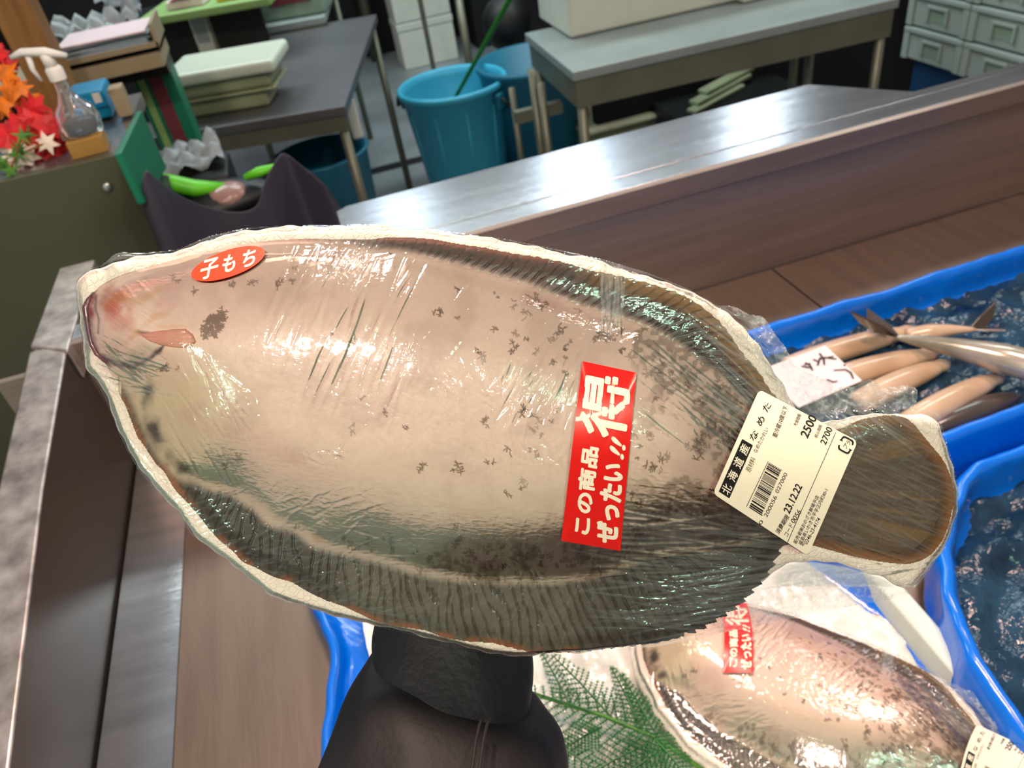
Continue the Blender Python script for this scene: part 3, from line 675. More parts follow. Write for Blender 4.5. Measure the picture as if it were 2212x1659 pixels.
fl = [((1700, 795), (1975, 712), .019, 'farthest of the four beige fish in the blue box, partly behind the card'),
      ((1760, 835), (2020, 762), .0195, 'second beige fish from the back, right of the price card'),
      ((1850, 872), (2045, 785), .018, 'third beige fish from the back with a pale belly'),
      ((1950, 925), (2160, 812), .0185, 'nearest of the beige fish with brown ragged flank')]
for (a, b, r, lb) in fl:
    long_fish('beige_fish', pz(*a, zf), pz(*b, zf), r, 'squid', lb, lambda t: .55+.45*sin(pi*min(1, .25+t*.85))**.6 if t < .9 else .75-(t-.9)*3.5, .75, 'beige fish in the blue box')
long_fish('beige_fish', pz(2010, 925, .812), pz(2230, 845, .812), .016, 'fishdark', 'dark brown fish lying along the front wall of the blue box', body, .7)
a, b = pz(1932, 728, .842), pz(2260, 800, .850)
long_fish('silver_fish', a, b, .021, 'silver', 'slim silver fish with forked tail lying across the beige fish', lambda t: .16+.84*min(1, t*1.35)**.9, .9, None, .06)
a, b = pz(2105, 712, .826), pz(1960, 728, .822)
long_fish('silver_fish', a, b, .014, 'squid', 'pinkish fish with dark upright tail behind the silver fish', lambda t: .25+.75*min(1, t*1.5), .8, None, .035)
# card
P = [pz(1640, 800, .835), pz(1783, 746, .852), pz(1862, 822, .838), pz(1725, 880, .822)]
e = empty('price_card', P[0], 'pinkish white handwritten card standing in the blue box', 'price card')
MB().prism([p-P[0] for p in P], (0, .0003, -.0015)).build('card', M['pcard'], e)
def on_card(u, v):
    return P[0].lerp(P[1], u).lerp(P[3].lerp(P[2], u), v)-P[0]+Vector((0, -.0005, .001))
def brush(mb, pts, w):
    vs = []; pts = [Vector((*p, 0)) for p in pts]
    for i, p in enumerate(pts):
        t = (pts[min(i+1, len(pts)-1)]-pts[max(i-1, 0)]).normalized(); nv = Vector((-t.y, t.x, 0))*w*(.6+.4*sin(pi*(i+.5)/len(pts)))
        vs += [on_card(*(p+nv)[:2]), on_card(*(p-nv)[:2])]
    mb.add(vs, [(2*i, 2*i+1, 2*i+3, 2*i+2) for i in range(len(pts)-1)])
mb = MB()
for st in (((.50, .24), (.55, .32), (.60, .36)), ((.58, .20), (.60, .30), (.57, .42)), ((.54, .24), (.63, .26)), ((.70, .20), (.74, .30)), ((.68, .36), (.80, .22)), ((.84, .12), (.82, .28), (.76, .40)), ((.76, .24), (.96, .30)), ((.84, .24), (.96, .38)),
           ((.62, .70), (.66, .80), (.72, .82)), ((.80, .58), (.94, .66), (.96, .76), (.92, .90)), ((.97, .55), (.985, .58))):
    brush(mb, st, .016)
mb.build('handwriting', M['ink'], e, solid=.0003)

# plastic fern fronds on the ice
def frond(mb, a, b, L0, z, rng_, dens=15):
    a, b = Vector(a), Vector(b); u = (b-a); L = u.length; u.normalize(); s_ = Vector((-u.y, u.x, 0))
    mb.tube([a+Vector((0, 0, .0)), (a+b)/2+Vector((0, 0, .004)), b], [.0011, .0010, .0005], 6)
    for k in range(1, dens+1):
        t = k/(dens+1); c = a.lerp(b, t)+Vector((0, 0, .002))
        for sg in (1, -1):
            l = L0*(1-t)**.75*(.9+.2*rng_.random()); d_ = (u*.62+s_*sg).normalized()
            e_ = c+d_*l+Vector((0, 0, rng_.uniform(-.001, .003)))
            mb.tube([c, e_], [.0006, .0003], 4, False)
            m_ = max(3, int(l/.0028)); ww = Vector((-d_.y, d_.x, 0))
            for j in range(1, m_):
                q = c.lerp(e_, j/m_)
                for s2 in (1, -1):
                    q2 = q+(d_*.7+ww*s2).normalized()*(.0052*(1-.55*j/m_))+Vector((0, 0, .0006))
                    mb.add([q-d_*.0007, q+d_*.0007, q2], [(0, 1, 2)])
rr_ = random.Random(4)
zfz = .812
st0 = [((1130, 1440), (1420, 1600)), ((1420, 1600), (1560, 1680))]
fr1 = [((1420, 1592), (1120, 1485), .036), ((1240, 1540), (1165, 1400), .016), ((1330, 1560), (1190, 1412), .026), ((1390, 1585), (1320, 1440), .020),
       ((1425, 1600), (1340, 1455), .018), ((1410, 1600), (1230, 1700), .030), ((1400, 1580), (1500, 1700), .028), ((1300, 1570), (1190, 1640), .022), ((1440, 1610), (1300, 1720), .03), ((1120, 1560), (1330, 1690), .03)]
e = empty('fern_frond', pz(1420, 1595, zfz), 'green plastic fern with feathery fronds lying on the ice beside the dark sleeve', 'plastic fern', rz=0)
e0 = Vector(e.location)
for (a, b, l) in fr1:
    mb = MB(); frond(mb, pz(*a, zfz)-e0, pz(*b, zfz)-e0, l, zfz, rr_, 14); mb.build('frond', M['fern'], e, solid=.0003)
MB().tube([pz(1150, 1500, zfz)-e0, pz(1300, 1545, zfz+.003)-e0, pz(1420, 1595, zfz)-e0, pz(1520, 1665, zfz)-e0], [.0014, .0019, .0022, .0022], 8).build('stem', M['leaf'], e, True)

# ------------------------------------------------------------------ flounder pack builder
def ln(s): return np.array([[float(v) for v in p.split(',')] for p in s.split()])
T_OUT = ln("165,627 168,605 182,591 204,583 242,567 306,554 385,542 448,520 527,497 606,490 701,488 796,486 850,490 900,497 925,494 965,505 1000,508 1040,509 1090,520 1150,533 1195,541 1225,549 1275,556 1330,578 1364,590 1402,596 1445,612 1487,632 1505,633 1545,658 1575,680 1610,712 1640,748 1665,788 1690,828 1706,868 1740,905 1779,913 1812,907 1850,898 1920,892 1967,895 2009,899 2028,915 2039,943 2048,976 2059,1010 2067,1049 2068,1082 2067,1110 2056,1148 2042,1179 2023,1201 2000,1234 1981,1259 1960,1272 1935,1268 1915,1250 1880,1238 1830,1222 1751,1210 1700,1216 1668,1240 1600,1290 1540,1330 1480,1366 1420,1385 1339,1398 1260,1408 1192,1412 1120,1418 1066,1412 1012,1400 903,1371 805,1349 723,1330 651,1309 579,1283 506,1222 416,1153 383,1102 342,1059 300,1010 277,969 258,931 236,871 214,827 185,792 179,735 170,672")
F_OUT = ln("182,661 192,646 202,630 215,617 235,605 258,594 286,585 313,578 340,570 367,563 403,552 439,545 475,536 512,529 560,521 606,517 670,514 740,516 800,516 833,512 889,512 939,516 990,526 1040,533 1104,546 1167,555 1230,569 1268,581 1319,591 1364,601 1402,611 1445,624 1478,637 1506,654 1528,670 1554,692 1577,720 1589,740 1609,768 1630,791 1645,809 1660,837 1680,860 1720,905 1780,932 1820,924 1840,913 1862,904 1903,897 1934,896 1959,902 1978,918 1995,940 2014,963 2031,982 2045,1004 2056,1032 2061,1060 2061,1087 2056,1110 2050,1137 2036,1170 2014,1198 1992,1212 1959,1221 1931,1218 1890,1213 1834,1201 1765,1182 1720,1170 1696,1180 1686,1200 1673,1227 1656,1254 1635,1275 1615,1299 1585,1324 1552,1343 1516,1365 1478,1376 1420,1390 1339,1399 1260,1408 1192,1411 1156,1411 1102,1400 1066,1390 1012,1387 957,1378 921,1363 853,1353 805,1341 743,1311 705,1299 662,1278 629,1258 591,1248 553,1228 523,1215 503,1192 477,1172 449,1142 432,1119 406,1089 376,1058 351,1015 341,1010 327,990 308,960 296,946 287,921 278,898 269,874 258,856 254,840 256,822 236,809 231,789 213,777 201,759 192,740 190,708 184,674")
F_IN = ln("182,661 192,646 202,630 215,617 235,605 258,594 286,585 340,571 403,553 475,537 560,526 620,524 700,526 760,532 800,541 863,545 914,556 965,569 1015,581 1066,597 1129,612 1167,627 1205,643 1256,662 1300,675 1339,686 1389,704 1440,729 1478,758 1516,786 1554,812 1592,850 1620,890 1660,940 1720,975 1780,1000 1800,1050 1780,1110 1720,1140 1670,1150 1620,1166 1560,1184 1478,1189 1390,1201 1355,1222 1283,1245 1192,1256 1084,1254 994,1250 903,1237 830,1212 756,1195 675,1177 642,1145 578,1130 561,1104 528,1084 490,1060 442,1053 406,1040 370,1020 345,985 322,945 305,905 290,870 275,840 262,822 240,808 231,789 213,777 201,759 192,740 190,708 184,674")
FILM = ln("160,627 163,603 180,588 220,572 245,548 262,543 300,546 385,538 448,510 527,492 606,487 701,485 796,483 880,488 1000,503 1100,517 1200,537 1300,558 1400,588 1490,624 1530,645 1549,660 1569,658 1590,662 1612,675 1625,681 1642,679 1656,688 1668,710 1682,730 1698,748 1708,770 1716,787 1744,803 1780,817 1815,833 1840,836 1864,822 1889,816 1903,838 1931,834 1957,830 1984,838 1983,860 1976,884 1996,881 2020,886 2031,898 2040,930 2052,976 2063,1010 2070,1049 2071,1082 2070,1112 2060,1150 2046,1182 2026,1206 2004,1238 1984,1263 1966,1284 1945,1293 1900,1300 1830,1312 1760,1326 1700,1340 1630,1355 1560,1368 1500,1382 1420,1398 1339,1405 1260,1413 1192,1416 1120,1421 1066,1416 1012,1404 903,1375 805,1353 723,1334 651,1313 579,1286 506,1226 412,1156 379,1105 338,1062 296,1013 273,971 254,933 232,873 210,829 181,794 175,737 166,674")
def resample(P, step, smooth=1):
    d = np.linalg.norm(np.roll(P, -1, 0)-P, axis=1); t = np.concatenate([[0], np.cumsum(d)]); n = int(t[-1]/step)
    s = np.linspace(0, t[-1], n, endpoint=False); Q = np.vstack([P, P[:1]])
    R = np.stack([np.interp(s, t, Q[:, 0]), np.interp(s, t, Q[:, 1])], 1)
    for _ in range(smooth): R = (np.roll(R, 1, 0)+2*R+np.roll(R, -1, 0))/4
    return R
def sdist(P, X, Y, want_idx=False):
    """signed distance (inside positive) to polygon P for flat arrays"""
    A = P.astype(np.float32); B = np.roll(A, -1, 0); n = len(A); best = np.full(X.shape, 1e9, np.float32); bi = np.zeros(X.shape, np.int32); ins = np.zeros(X.shape, bool)
    for i in range(n):
        ax, ay = A[i]; dx, dy = B[i]-A[i]; l2 = dx*dx+dy*dy+1e-9
        t = np.clip(((X-ax)*dx+(Y-ay)*dy)/l2, 0, 1); d = (X-ax-t*dx)**2+(Y-ay-t*dy)**2
        m_ = d < best; best[m_] = d[m_]
        if want_idx: bi[m_] = i
        if (dy != 0): ins ^= ((ay > Y) != (ay+dy > Y)) & (X < dx*(Y-ay)/(dy if abs(dy) > 1e-9 else 1e-9)+ax)
    d = np.sqrt(best); d[~ins] *= -1
    return (d, bi) if want_idx else d
def bil(C, x0, y0, st, X, Y):
    u = np.clip((X-x0)/st, 0, C.shape[1]-1.001); v = np.clip((Y-y0)/st, 0, C.shape[0]-1.001); i = u.astype(int); j = v.astype(int); a = u-i; b = v-j
    return C[j, i]*(1-a)*(1-b)+C[j, i+1]*a*(1-b)+C[j+1, i]*(1-a)*b+C[j+1, i+1]*a*b
def blur(A, r, it=2):
    for _ in range(it):
        for ax in (0, 1):
            P = np.pad(A, [(r, r) if k == ax else (0, 0) for k in (0, 1)], mode='edge'); c = np.cumsum(P, axis=ax); z_ = np.zeros_like(np.take(c, [0], axis=ax))
            c = np.concatenate([z_, c], axis=ax); n = 2*r+1; L = A.shape[ax]
            A = (np.take(c, range(n, n+L), axis=ax)-np.take(c, range(0, L), axis=ax))/n
    return A
def vnoise(X, Y, sc, seed, oct=3):
    r = np.random.default_rng(seed); G = r.random((256, 256)).astype(np.float32); out = 0; amp = 1; tot = 0
    for o_ in range(oct):
        u = X/sc+o_*17.3; v = Y/sc+o_*5.1; i = np.floor(u).astype(int); j = np.floor(v).astype(int); a = u-i; b = v-j; a = a*a*(3-2*a); b = b*b*(3-2*b)
        g_ = lambda q, w: G[w % 256, q % 256]
        out = out+amp*(g_(i, j)*(1-a)*(1-b)+g_(i+1, j)*a*(1-b)+g_(i, j+1)*(1-a)*b+g_(i+1, j+1)*a*b); tot += amp; amp *= .5; sc /= 2.1
    return out/tot
ss = lambda x, a, b: np.clip((x-a)/(b-a), 0, 1)**2*(3-2*np.clip((x-a)/(b-a), 0, 1))
# coarse height fields (pixels of the photo scale, heights in metres)
CS = 8; cx = np.arange(140, 2110, CS); cyy = np.arange(460, 1450, CS); CX, CY = np.meshgrid(cx, cyy)
dIn = sdist(resample(F_IN, 18), CX.ravel(), CY.ravel()).reshape(CX.shape)
dT = sdist(resample(T_OUT, 18), CX.ravel(), CY.ravel()).reshape(CX.shape)
dFo = sdist(resample(F_OUT, 18), CX.ravel(), CY.ravel()).reshape(CX.shape)
dIn = np.maximum(dIn, 0)
dome = .022*(1-(1-np.clip(dIn/235, 0, 1))**2.2)
dome = blur(dome, 4, 3)*ss(dIn, -1, 30)+0
dome = blur(np.where(dIn > 0, dome, 0), 1, 1)
finh = .0022*ss(dFo, 0, 40)
body_h = np.maximum(dome, 0)+finh
taut = blur(np.maximum(body_h, 0), 3, 3)
film_h = np.maximum(body_h+.0006, taut+.0004)+.0006
film_h = blur(film_h, 1, 1)+.0003
_bm = lambda a, b, rx, ry, h: h*np.exp(-(((CX-a)/rx)**2+((CY-b)/ry)**2))
film_h = film_h+_bm(250, 690, 70, 75, .0034)+_bm(300, 765, 60, 45, .0018)+_bm(365, 731, 90, 50, .0020)
film_h = np.where(dT < 0, blur(np.where(dT < 0, .0005, film_h), 2, 2), film_h)
def HB(x, y): return bil(body_h, cx[0], cyy[0], CS, x, y)
def HF(x, y): return bil(film_h, cx[0], cyy[0], CS, x, y)
def loc3(x, y, z):                         # tray frame: px -> metres
    s = 1-z/D0
    return np.stack([(x-W/2)*K*s, -(y-H/2)*K*s, z], -1)
def grid_mesh(name, X, Y, Z, keep, mt, parent, col=None, haze=None):
    ny, nx = X.shape; P = loc3(X, Y, Z).reshape(-1, 3)
    I = np.arange(ny*nx).reshape(ny, nx); q = keep[:-1, :-1] & keep[1:, :-1] & keep[:-1, 1:] & keep[1:, 1:]
    Fq = np.stack([I[:-1, :-1][q], I[1:, :-1][q], I[1:, 1:][q], I[:-1, 1:][q]], 1)
    used = np.unique(Fq); rm = np.full(ny*nx, -1, np.int32); rm[used] = np.arange(len(used)); Fq = rm[Fq]; P = P[used]
    me = bpy.data.meshes.new(name); me.vertices.add(len(P)); me.vertices.foreach_set('co', P.astype(np.float32).ravel())
    me.loops.add(len(Fq)*4); me.loops.foreach_set('vertex_index', Fq.astype(np.int32).ravel())
    me.polygons.add(len(Fq)); me.polygons.foreach_set('loop_start', np.arange(0, len(Fq)*4, 4, dtype=np.int32))
    me.update(calc_edges=True)
    if col is not None:
        a = me.color_attributes.new('Col', 'FLOAT_COLOR', 'POINT'); c = np.ones((len(P), 4), np.float32); c[:, :3] = np.clip(col.reshape(-1, 3)[used], 0, 1)
        a.data.foreach_set('color', c.ravel())
    if haze is not None:
        a = me.attributes.new('haze', 'FLOAT', 'POINT'); a.data.foreach_set('value', haze.reshape(-1)[used].astype(np.float32))
    return link(name, me, mt, parent, True)
def L3(*c): return np.array(lin(c), np.float32)

def paint(X, Y, dout, bi, nper, din, seed, stars=True):
    """pigment of the blind side: pale belly with green bounce light painted in, mottling, dark banded fins"""
    sh = X.shape; r = np.random.default_rng(seed)
    n1 = vnoise(X, Y, 90, seed, 4); n2 = vnoise(X, Y, 22, seed+1, 3); n3 = vnoise(X, Y, 7, seed+2, 2)
    C = np.empty(sh+(3,), np.float32)
    def mix(c, a): 
        nonlocal C
        a = np.clip(a, 0, 1)[..., None]; C = C*(1-a)+c*a
    C[:] = L3(236, 206, 188)
    mix(L3(224, 186, 172), ss(900-Y, 0, 400)*.6*n1*1.4)
    mix(L3(216, 202, 168), ss(Y, 700, 900)*ss(620-X, 0, 300)*.9)  # lower belly tints put the greenish bounce light into the colour
    mix(L3(188, 182, 158), ss(Y, 860, 1240)*.85)
    mix(L3(206, 196, 158), ss(560-X, 0, 180)*ss(Y, 760, 860)*.6)
    mix(L3(200, 172, 156), ss(n1, .5, .75)*.45)
    # faint lateral scales
    mix(L3(196, 168, 150), (n3 > .62)*.10)
    # honeycomb mottling growing towards the tail and the fins
    tail = ss(X+Y*.15, 1330, 1900); edge = ss(130-din, 0, 130)*ss(X, 450, 900); low = ss(Y, 1090, 1230)*ss(X, 560, 900)
    dens = np.clip(tail*.85+edge*.42*ss(X, 900, 1500)+low*.35, 0, 1)
    cell = vnoise(X+6*n2, Y, 9, seed+5, 1)
    patch = ss(vnoise(X, Y, 46, seed+6, 3), .66-.42*dens, .74-.42*dens)
    mix(L3(104, 84, 60), patch*ss(dens, .12, .42)*(.30+.70*ss(cell, .36, .5))*.62)
    mix(L3(84, 70, 54), np.clip(tail*1.3-.55, 0, .8)*(.5+.6*n2))
    # fins
    s_along = bi/ nper
    fin = ss(9-din, 0, 26)
    up = Y < (700+.18*(X-300))
    ray_ph = bi*RSTEP/23.+np.where(up, dout*.034, -dout*.019)+.9*n1
    rayv = np.abs((ray_ph % 1)-.5)*2                   # 0 dark line .. 1 ray centre
    ray_dark = ss(rayv+.5*(n2-.5), .0, .42)
    top = L3(80, 62, 52); bot = L3(54, 54, 44)
    base = np.where(up[..., None], top, bot)
    base = base*(1-ss(X, 1250, 1600)[..., None]*.42)
    mid = ss(X, 640, 800)*ss(1350-X, 0, 150)*(~up)
    base = base*(1-mid[..., None]*.9)+L3(86, 84, 68)*mid[..., None]*.9
    base = base*(1-.45*(ss(X, 400, 470)*ss(800-X, 0, 160)*(~up))[..., None])
    base = base*(.72+.5*n2[..., None])
    k = (.36+.64*ray_dark)[..., None]
    fc = base*k
    fc = fc*(1-.5*(ss(dout, 34, 95)*ss(X, 1230, 1420)*up)[..., None])
    # tan ray tips on the right of the upper fin and along lower rim
    tipR = ss(46-dout, 0, 30)*ss(X, 1230, 1330)*up
    fc = fc*(1-tipR[..., None]*.75)+(L3(146, 112, 66)*(.45+.55*ray_dark)[..., None])*tipR[..., None]*.75
    tipL = ss(16-dout, 0, 12)*ss(1250-X, 0, 100)*up*ss(X, 780, 850)
    fc = fc*(1-tipL[..., None]*.6)+L3(124, 58, 44)*tipL[..., None]*.6
    tipB = ss(18-dout, 0, 14)*(~up)*(X < 1250)*ss(vnoise(X, Y, 30, seed+8, 2), .35, .6)
    fc = fc*(1-tipB[..., None]*.8)+L3(136, 74, 26)*tipB[..., None]*.8
    thin = (~up)*ss(470-X, 0, 120)*ss(din, -40, 0)
    fina = np.clip(fin*(.97), 0, 1)
    # soft mottled start of the fin
    fina = fina*np.clip(.82+.5*(n2-.35)+ss(-din, 0, 26), 0, 1)
    headm = (X < 560) & up
    fina = np.where(headm, fina*ss(X, 440, 620), fina)
    fina = np.where((X < 262), 0, fina)
    tl_ = X > 1742
    fina = np.where(tl_, 0, fina)
    mix(fc, fina)
    # tail fan
    ang = np.arctan2(Y-1050, X-1560); rays = vnoise(ang*900, np.hypot(X-1560, Y-1050)*.08, 26, seed+9, 3)
    td = ss(dout, 0, 34)
    tc_ = L3(84, 70, 54)*(.6+.75*rays[..., None])
    tc_ = tc_*td[..., None]+L3(130, 84, 34)*(1-td[..., None])
    tc_ = tc_*(1-.28*ss(1860-X, 0, 100)[..., None])
    yl = ss(rays, .56, .7)*ss(X, 1850, 1930)*td
    tc_ = tc_*(1-yl[..., None]*.5)+L3(122, 94, 44)*yl[..., None]*.5
    lowt = ss(Y+.5*(X-1950), 1165, 1215)*ss(X, 1780, 1860)*(1-td*.3)
    mix(tc_, ss(X, 1690, 1750))
    # dark fringe patches under the jaw
    def blobm(cx_, cy_, rx, ry, an, soft=1.0, ns=.7):
        a = radians(an); rx, ry = rx*1.25, ry*1.25; u = ((X-cx_)*cos(a)+(Y-cy_)*sin(a))/rx; v = (-(X-cx_)*sin(a)+(Y-cy_)*cos(a))/ry
        return ss(1.0-(np.hypot(u, v)+ns*(n2-.5)*1.3), 0, soft)
    for (a_, b_, rx, ry, an, al) in ((318, 850, 18, 34, 8, .9), (335, 935, 20, 52, -18, .95), (392, 1012, 26, 20, 30, .85), (362, 985, 14, 24, -20, .5), (430, 1060, 46, 16, 35, .7), (500, 1085, 40, 22, 20, .6)):
        mix(L3(52, 46, 40)*(.6+.8*n3[..., None]), blobm(a_, b_, rx, ry, an)*al)
    for (a_, b_, rx, ry, an, al, c_) in (
        (372, 1040, 64, 17, 54, .75, L3(150, 96, 70)), (350, 1018, 70, 7, 54, .6, L3(96, 60, 40)),
        (252, 650, 50, 26, -35, 1.0, L3(190, 116, 64)), (232, 626, 26, 12, -40, .8, L3(176, 104, 60)), (300, 775, 30, 14, -20, .8, L3(150, 140, 116)), (318, 722, 34, 8, 12, .8, L3(120, 84, 74)), (250, 668, 40, 18, -20, .6, L3(190, 100, 84)), (262, 688, 40, 34, 10, .6, L3(196, 112, 98)),
        (320, 640, 60, 12, -28, .55, L3(206, 150, 96)), (345, 655, 24, 18, -40, .45, L3(210, 150, 130)), (300, 618, 70, 14, -15, .5, L3(206, 130, 112)),
        (330, 690, 60, 12, -30, .5, L3(212, 160, 112)), (290, 725, 50, 10, -40, .55, L3(206, 150, 96)), (360, 706, 60, 12, 4, .5, L3(216, 160, 120)),
        (255, 745, 40, 40, 0, .4, L3(196, 166, 156)), (310, 758, 42, 24, -12, .7, L3(178, 170, 142)), (226, 640, 22, 10, -50, .7, L3(180, 84, 60)),
        (400, 600, 60, 22, -10, .35, L3(206, 160, 160)), (375, 640, 40, 30, 0, .3, L3(222, 176, 176)), (1045, 1210, 46, 26, 20, .35, L3(190, 140, 150)), (1190, 660, 90, 20, 15, .3, L3(216, 150, 150)),
        (1500, 1000, 60, 50, 0, .3, L3(190, 150, 150)), (690, 1160, 20, 22, 0, .35, L3(180, 120, 88))):
        mix(c_, blobm(a_, b_, rx, ry, an)*al)
    # jaw line and gill line
    def line(pts, w, c_, al):
        P = np.array(pts, float)
        d = np.full(sh, 1e9, np.float32)
        for (ax, ay), (bx_, by_) in zip(P[:-1], P[1:]):
            x0, x1 = min(ax, bx_)-30, max(ax, bx_)+30; y0, y1 = min(ay, by_)-30, max(ay, by_)+30
            m_ = (X > x0) & (X < x1) & (Y > y0) & (Y < y1)
            if not m_.any(): continue
            dx, dy = bx_-ax, by_-ay; t = np.clip(((X[m_]-ax)*dx+(Y[m_]-ay)*dy)/(dx*dx+dy*dy), 0, 1)
            d[m_] = np.minimum(d[m_], np.hypot(X[m_]-ax-t*dx, Y[m_]-ay-t*dy))
        mix(c_, ss(w*(1.3-.7*n2)-d, 0, w*.9)*al)
    line([(186, 668), (190, 700), (196, 738), (210, 766), (230, 782)], 19, L3(92, 44, 54), .9)
    line([(200, 640), (188, 662), (196, 676)], 19, L3(138, 38, 44), .9)
    line([(208, 640), (206, 665), (214, 690), (212, 720)], 5, L3(60, 36, 46), .7)
    line([(215, 768), (250, 786), (290, 792), (325, 772), (345, 756)], 10, L3(96, 62, 66), .85)
    line([(325, 776), (342, 760), (352, 748)], 5, L3(52, 44, 38), .85)
    line([(300, 716), (325, 724), (345, 730)], 8, L3(84, 54, 56), .5)
    line([(256, 815), (255, 842), (268, 874), (290, 915)], 5, L3(90, 78, 56), .7)
    line([(182, 661), (215, 617), (258, 594), (340, 570)], 4, L3(96, 60, 62), .6)
    if stars:
        # little star-shaped pigment marks
        x0g, y0g, stp = X[0, 0], Y[0, 0], X[0, 1]-X[0, 0]
        SM = np.zeros(sh, np.float32)
        def stroke(ax, ay, bx_, by_, w, a_):
            i0, i1 = int((min(ax, bx_)-w*2-x0g)/stp), int((max(ax, bx_)+w*2-x0g)/stp)+2; j0, j1 = int((min(ay, by_)-w*2-y0g)/stp), int((max(ay, by_)+w*2-y0g)/stp)+2
            i0, j0 = max(i0, 0), max(j0, 0)
            if i1 <= i0 or j1 <= j0 or i0 >= sh[1] or j0 >= sh[0]: return
            xx, yy = X[j0:j1, i0:i1], Y[j0:j1, i0:i1]; dx, dy = bx_-ax, by_-ay
            t = np.clip(((xx-ax)*dx+(yy-ay)*dy)/(dx*dx+dy*dy+1e-6), 0, 1); d = np.hypot(xx-ax-t*dx, yy-ay-t*dy)
            SM[j0:j1, i0:i1] = np.maximum(SM[j0:j1, i0:i1], np.clip((w-d)/w*1.6, 0, 1)*a_)
        def star(cx_, cy_, sz, al):
            for q in range(int(r.integers(2, 6))):
                px_, py_ = cx_+r.normal()*sz*.35, cy_+r.normal()*sz*.35
                for k_ in range(int(r.integers(3, 7))):
                    an = r.random()*6.28; l = sz*(.25+.4*r.random()); stroke(px_, py_, px_+l*cos(an), py_+l*sin(an), max(stp*.9, sz*.10), al)
        fixed = [(1067, 722), (1115, 717), (990, 688), (945, 674), (1073, 637), (1109, 754), (1150, 757), (1032, 756), (1042, 771), (1137, 671), (1195, 732), (1198, 780), (1222, 755), (1226, 740), (1222, 770), (1250, 670), (1218, 803), (844, 560), (988, 628), (1178, 655), (1285, 733), (1342, 760), (1048, 910), (1176, 938), (1160, 975), (990, 1012), (1143, 970), (515, 987), (485, 1007), (350, 794), (380, 796), (425, 628), (500, 615), (548, 610), (600, 612), (376, 600), (640, 580), (630, 605), (722, 725), (770, 730), (760, 925), (880, 925), (968, 1225), (1090, 1225), (640, 1140), (625, 1145), (1245, 1190), (1210, 1210), (1170, 1200), (910, 1005), (1060, 1000), (1100, 1070), (830, 890), (780, 860)]
        for fx, fy in fixed: star(fx+r.normal()*2, fy+r.normal()*2, r.uniform(7, 17), r.uniform(.55, 1))
        for _ in range(70):
            a_ = r.random()*6.28; q = r.random()**.5; star(462+q*30*cos(a_)*.7-q*10*sin(a_), 702+q*30*sin(a_), 8, .9)
        N = 1500; xs_ = r.uniform(950, 1700, N); ys_ = r.uniform(560, 1260, N)
        dd = bil(dIn, cx[0], cyy[0], CS, xs_, ys_)
        pr_ = np.clip((xs_-1050)/900, 0, 1)**1.3*.9+np.clip((ys_-1120)/260, 0, 1)*.3
        cl = vnoise(xs_, ys_, 60, seed+30, 2)
        for x_, y_, p_, d_, c_ in zip(xs_, ys_, pr_, dd, cl):
            if d_ > 4 and r.random() < p_*(.3+1.7*ss(c_, .4, .65)): star(x_, y_, r.uniform(6, 19), r.uniform(.5, .95))
        for _ in range(90):
            x_ = r.uniform(500, 1300); y_ = r.uniform(1150, 1245)+(x_ > 850)*15
            if bil(dIn, cx[0], cyy[0], CS, np.array([x_]), np.array([y_]))[0] > 2 and y_ > 1090+.14*(x_-500): star(x_, y_, r.uniform(8, 13), .6)
        mix(L3(86, 62, 40), SM*.9)
    return C, fina, ray_dark

RSTEP = 5.
QT = {}
def text_uv(s, thick=0.0):
    """text as triangles normalised to its own box 0..1"""
    key = (s, thick)
    if key in QT: return QT[key]
    c = bpy.data.curves.new('t', 'FONT'); c.body = s; c.offset = thick; c.resolution_u = 4
    t_ = bpy.data.objects.new('t', c); COL.objects.link(t_); dg = bpy.context.evaluated_depsgraph_get()
    me = bpy.data.meshes.new_from_object(t_.evaluated_get(dg)); bm = bmesh.new(); bm.from_mesh(me); bmesh.ops.triangulate(bm, faces=bm.faces)
    V = np.array([v.co[:2] for v in bm.verts]); T = [tuple(v.index for v in f.verts) for f in bm.faces]; bm.free()
    bpy.data.objects.remove(t_); bpy.data.curves.remove(c); bpy.data.meshes.remove(me)
    mn, mx = V.min(0), V.max(0); V = (V-mn)/(mx-mn); QT[key] = (V, T); return QT[key]

def quadmap(q):
    """q: photo px of (u0v0, u1v0, u1v1, u0v1); u along text, v upward"""
    q = np.array(q, float)
    return lambda u, v: ((1-u)*(1-v))[..., None]*q[0]+(u*(1-v))[..., None]*q[1]+(u*v)[..., None]*q[2]+((1-u)*v)[..., None]*q[3]
def patch_surface(qm, hfun, lift, smooth_fit=True):
    """height of a stiff paper patch over the pack: low order fit so that it bridges wrinkles"""
    g_ = np.linspace(0, 1, 13); U, V = np.meshgrid(g_, g_); P = qm(U, V); Z = hfun(P[..., 0], P[..., 1])
    A = np.stack([np.ones(U.size), U.ravel(), V.ravel(), U.ravel()**2, V.ravel()**2, U.ravel()*V.ravel()], 1)
    co, *_ = np.linalg.lstsq(A, Z.ravel(), rcond=None); fit = (A @ co); off = (Z.ravel()-fit).max()*.8
    return lambda u, v: co[0]+co[1]*u+co[2]*v+co[3]*u*u+co[4]*v*v+co[5]*u*v+lift+off
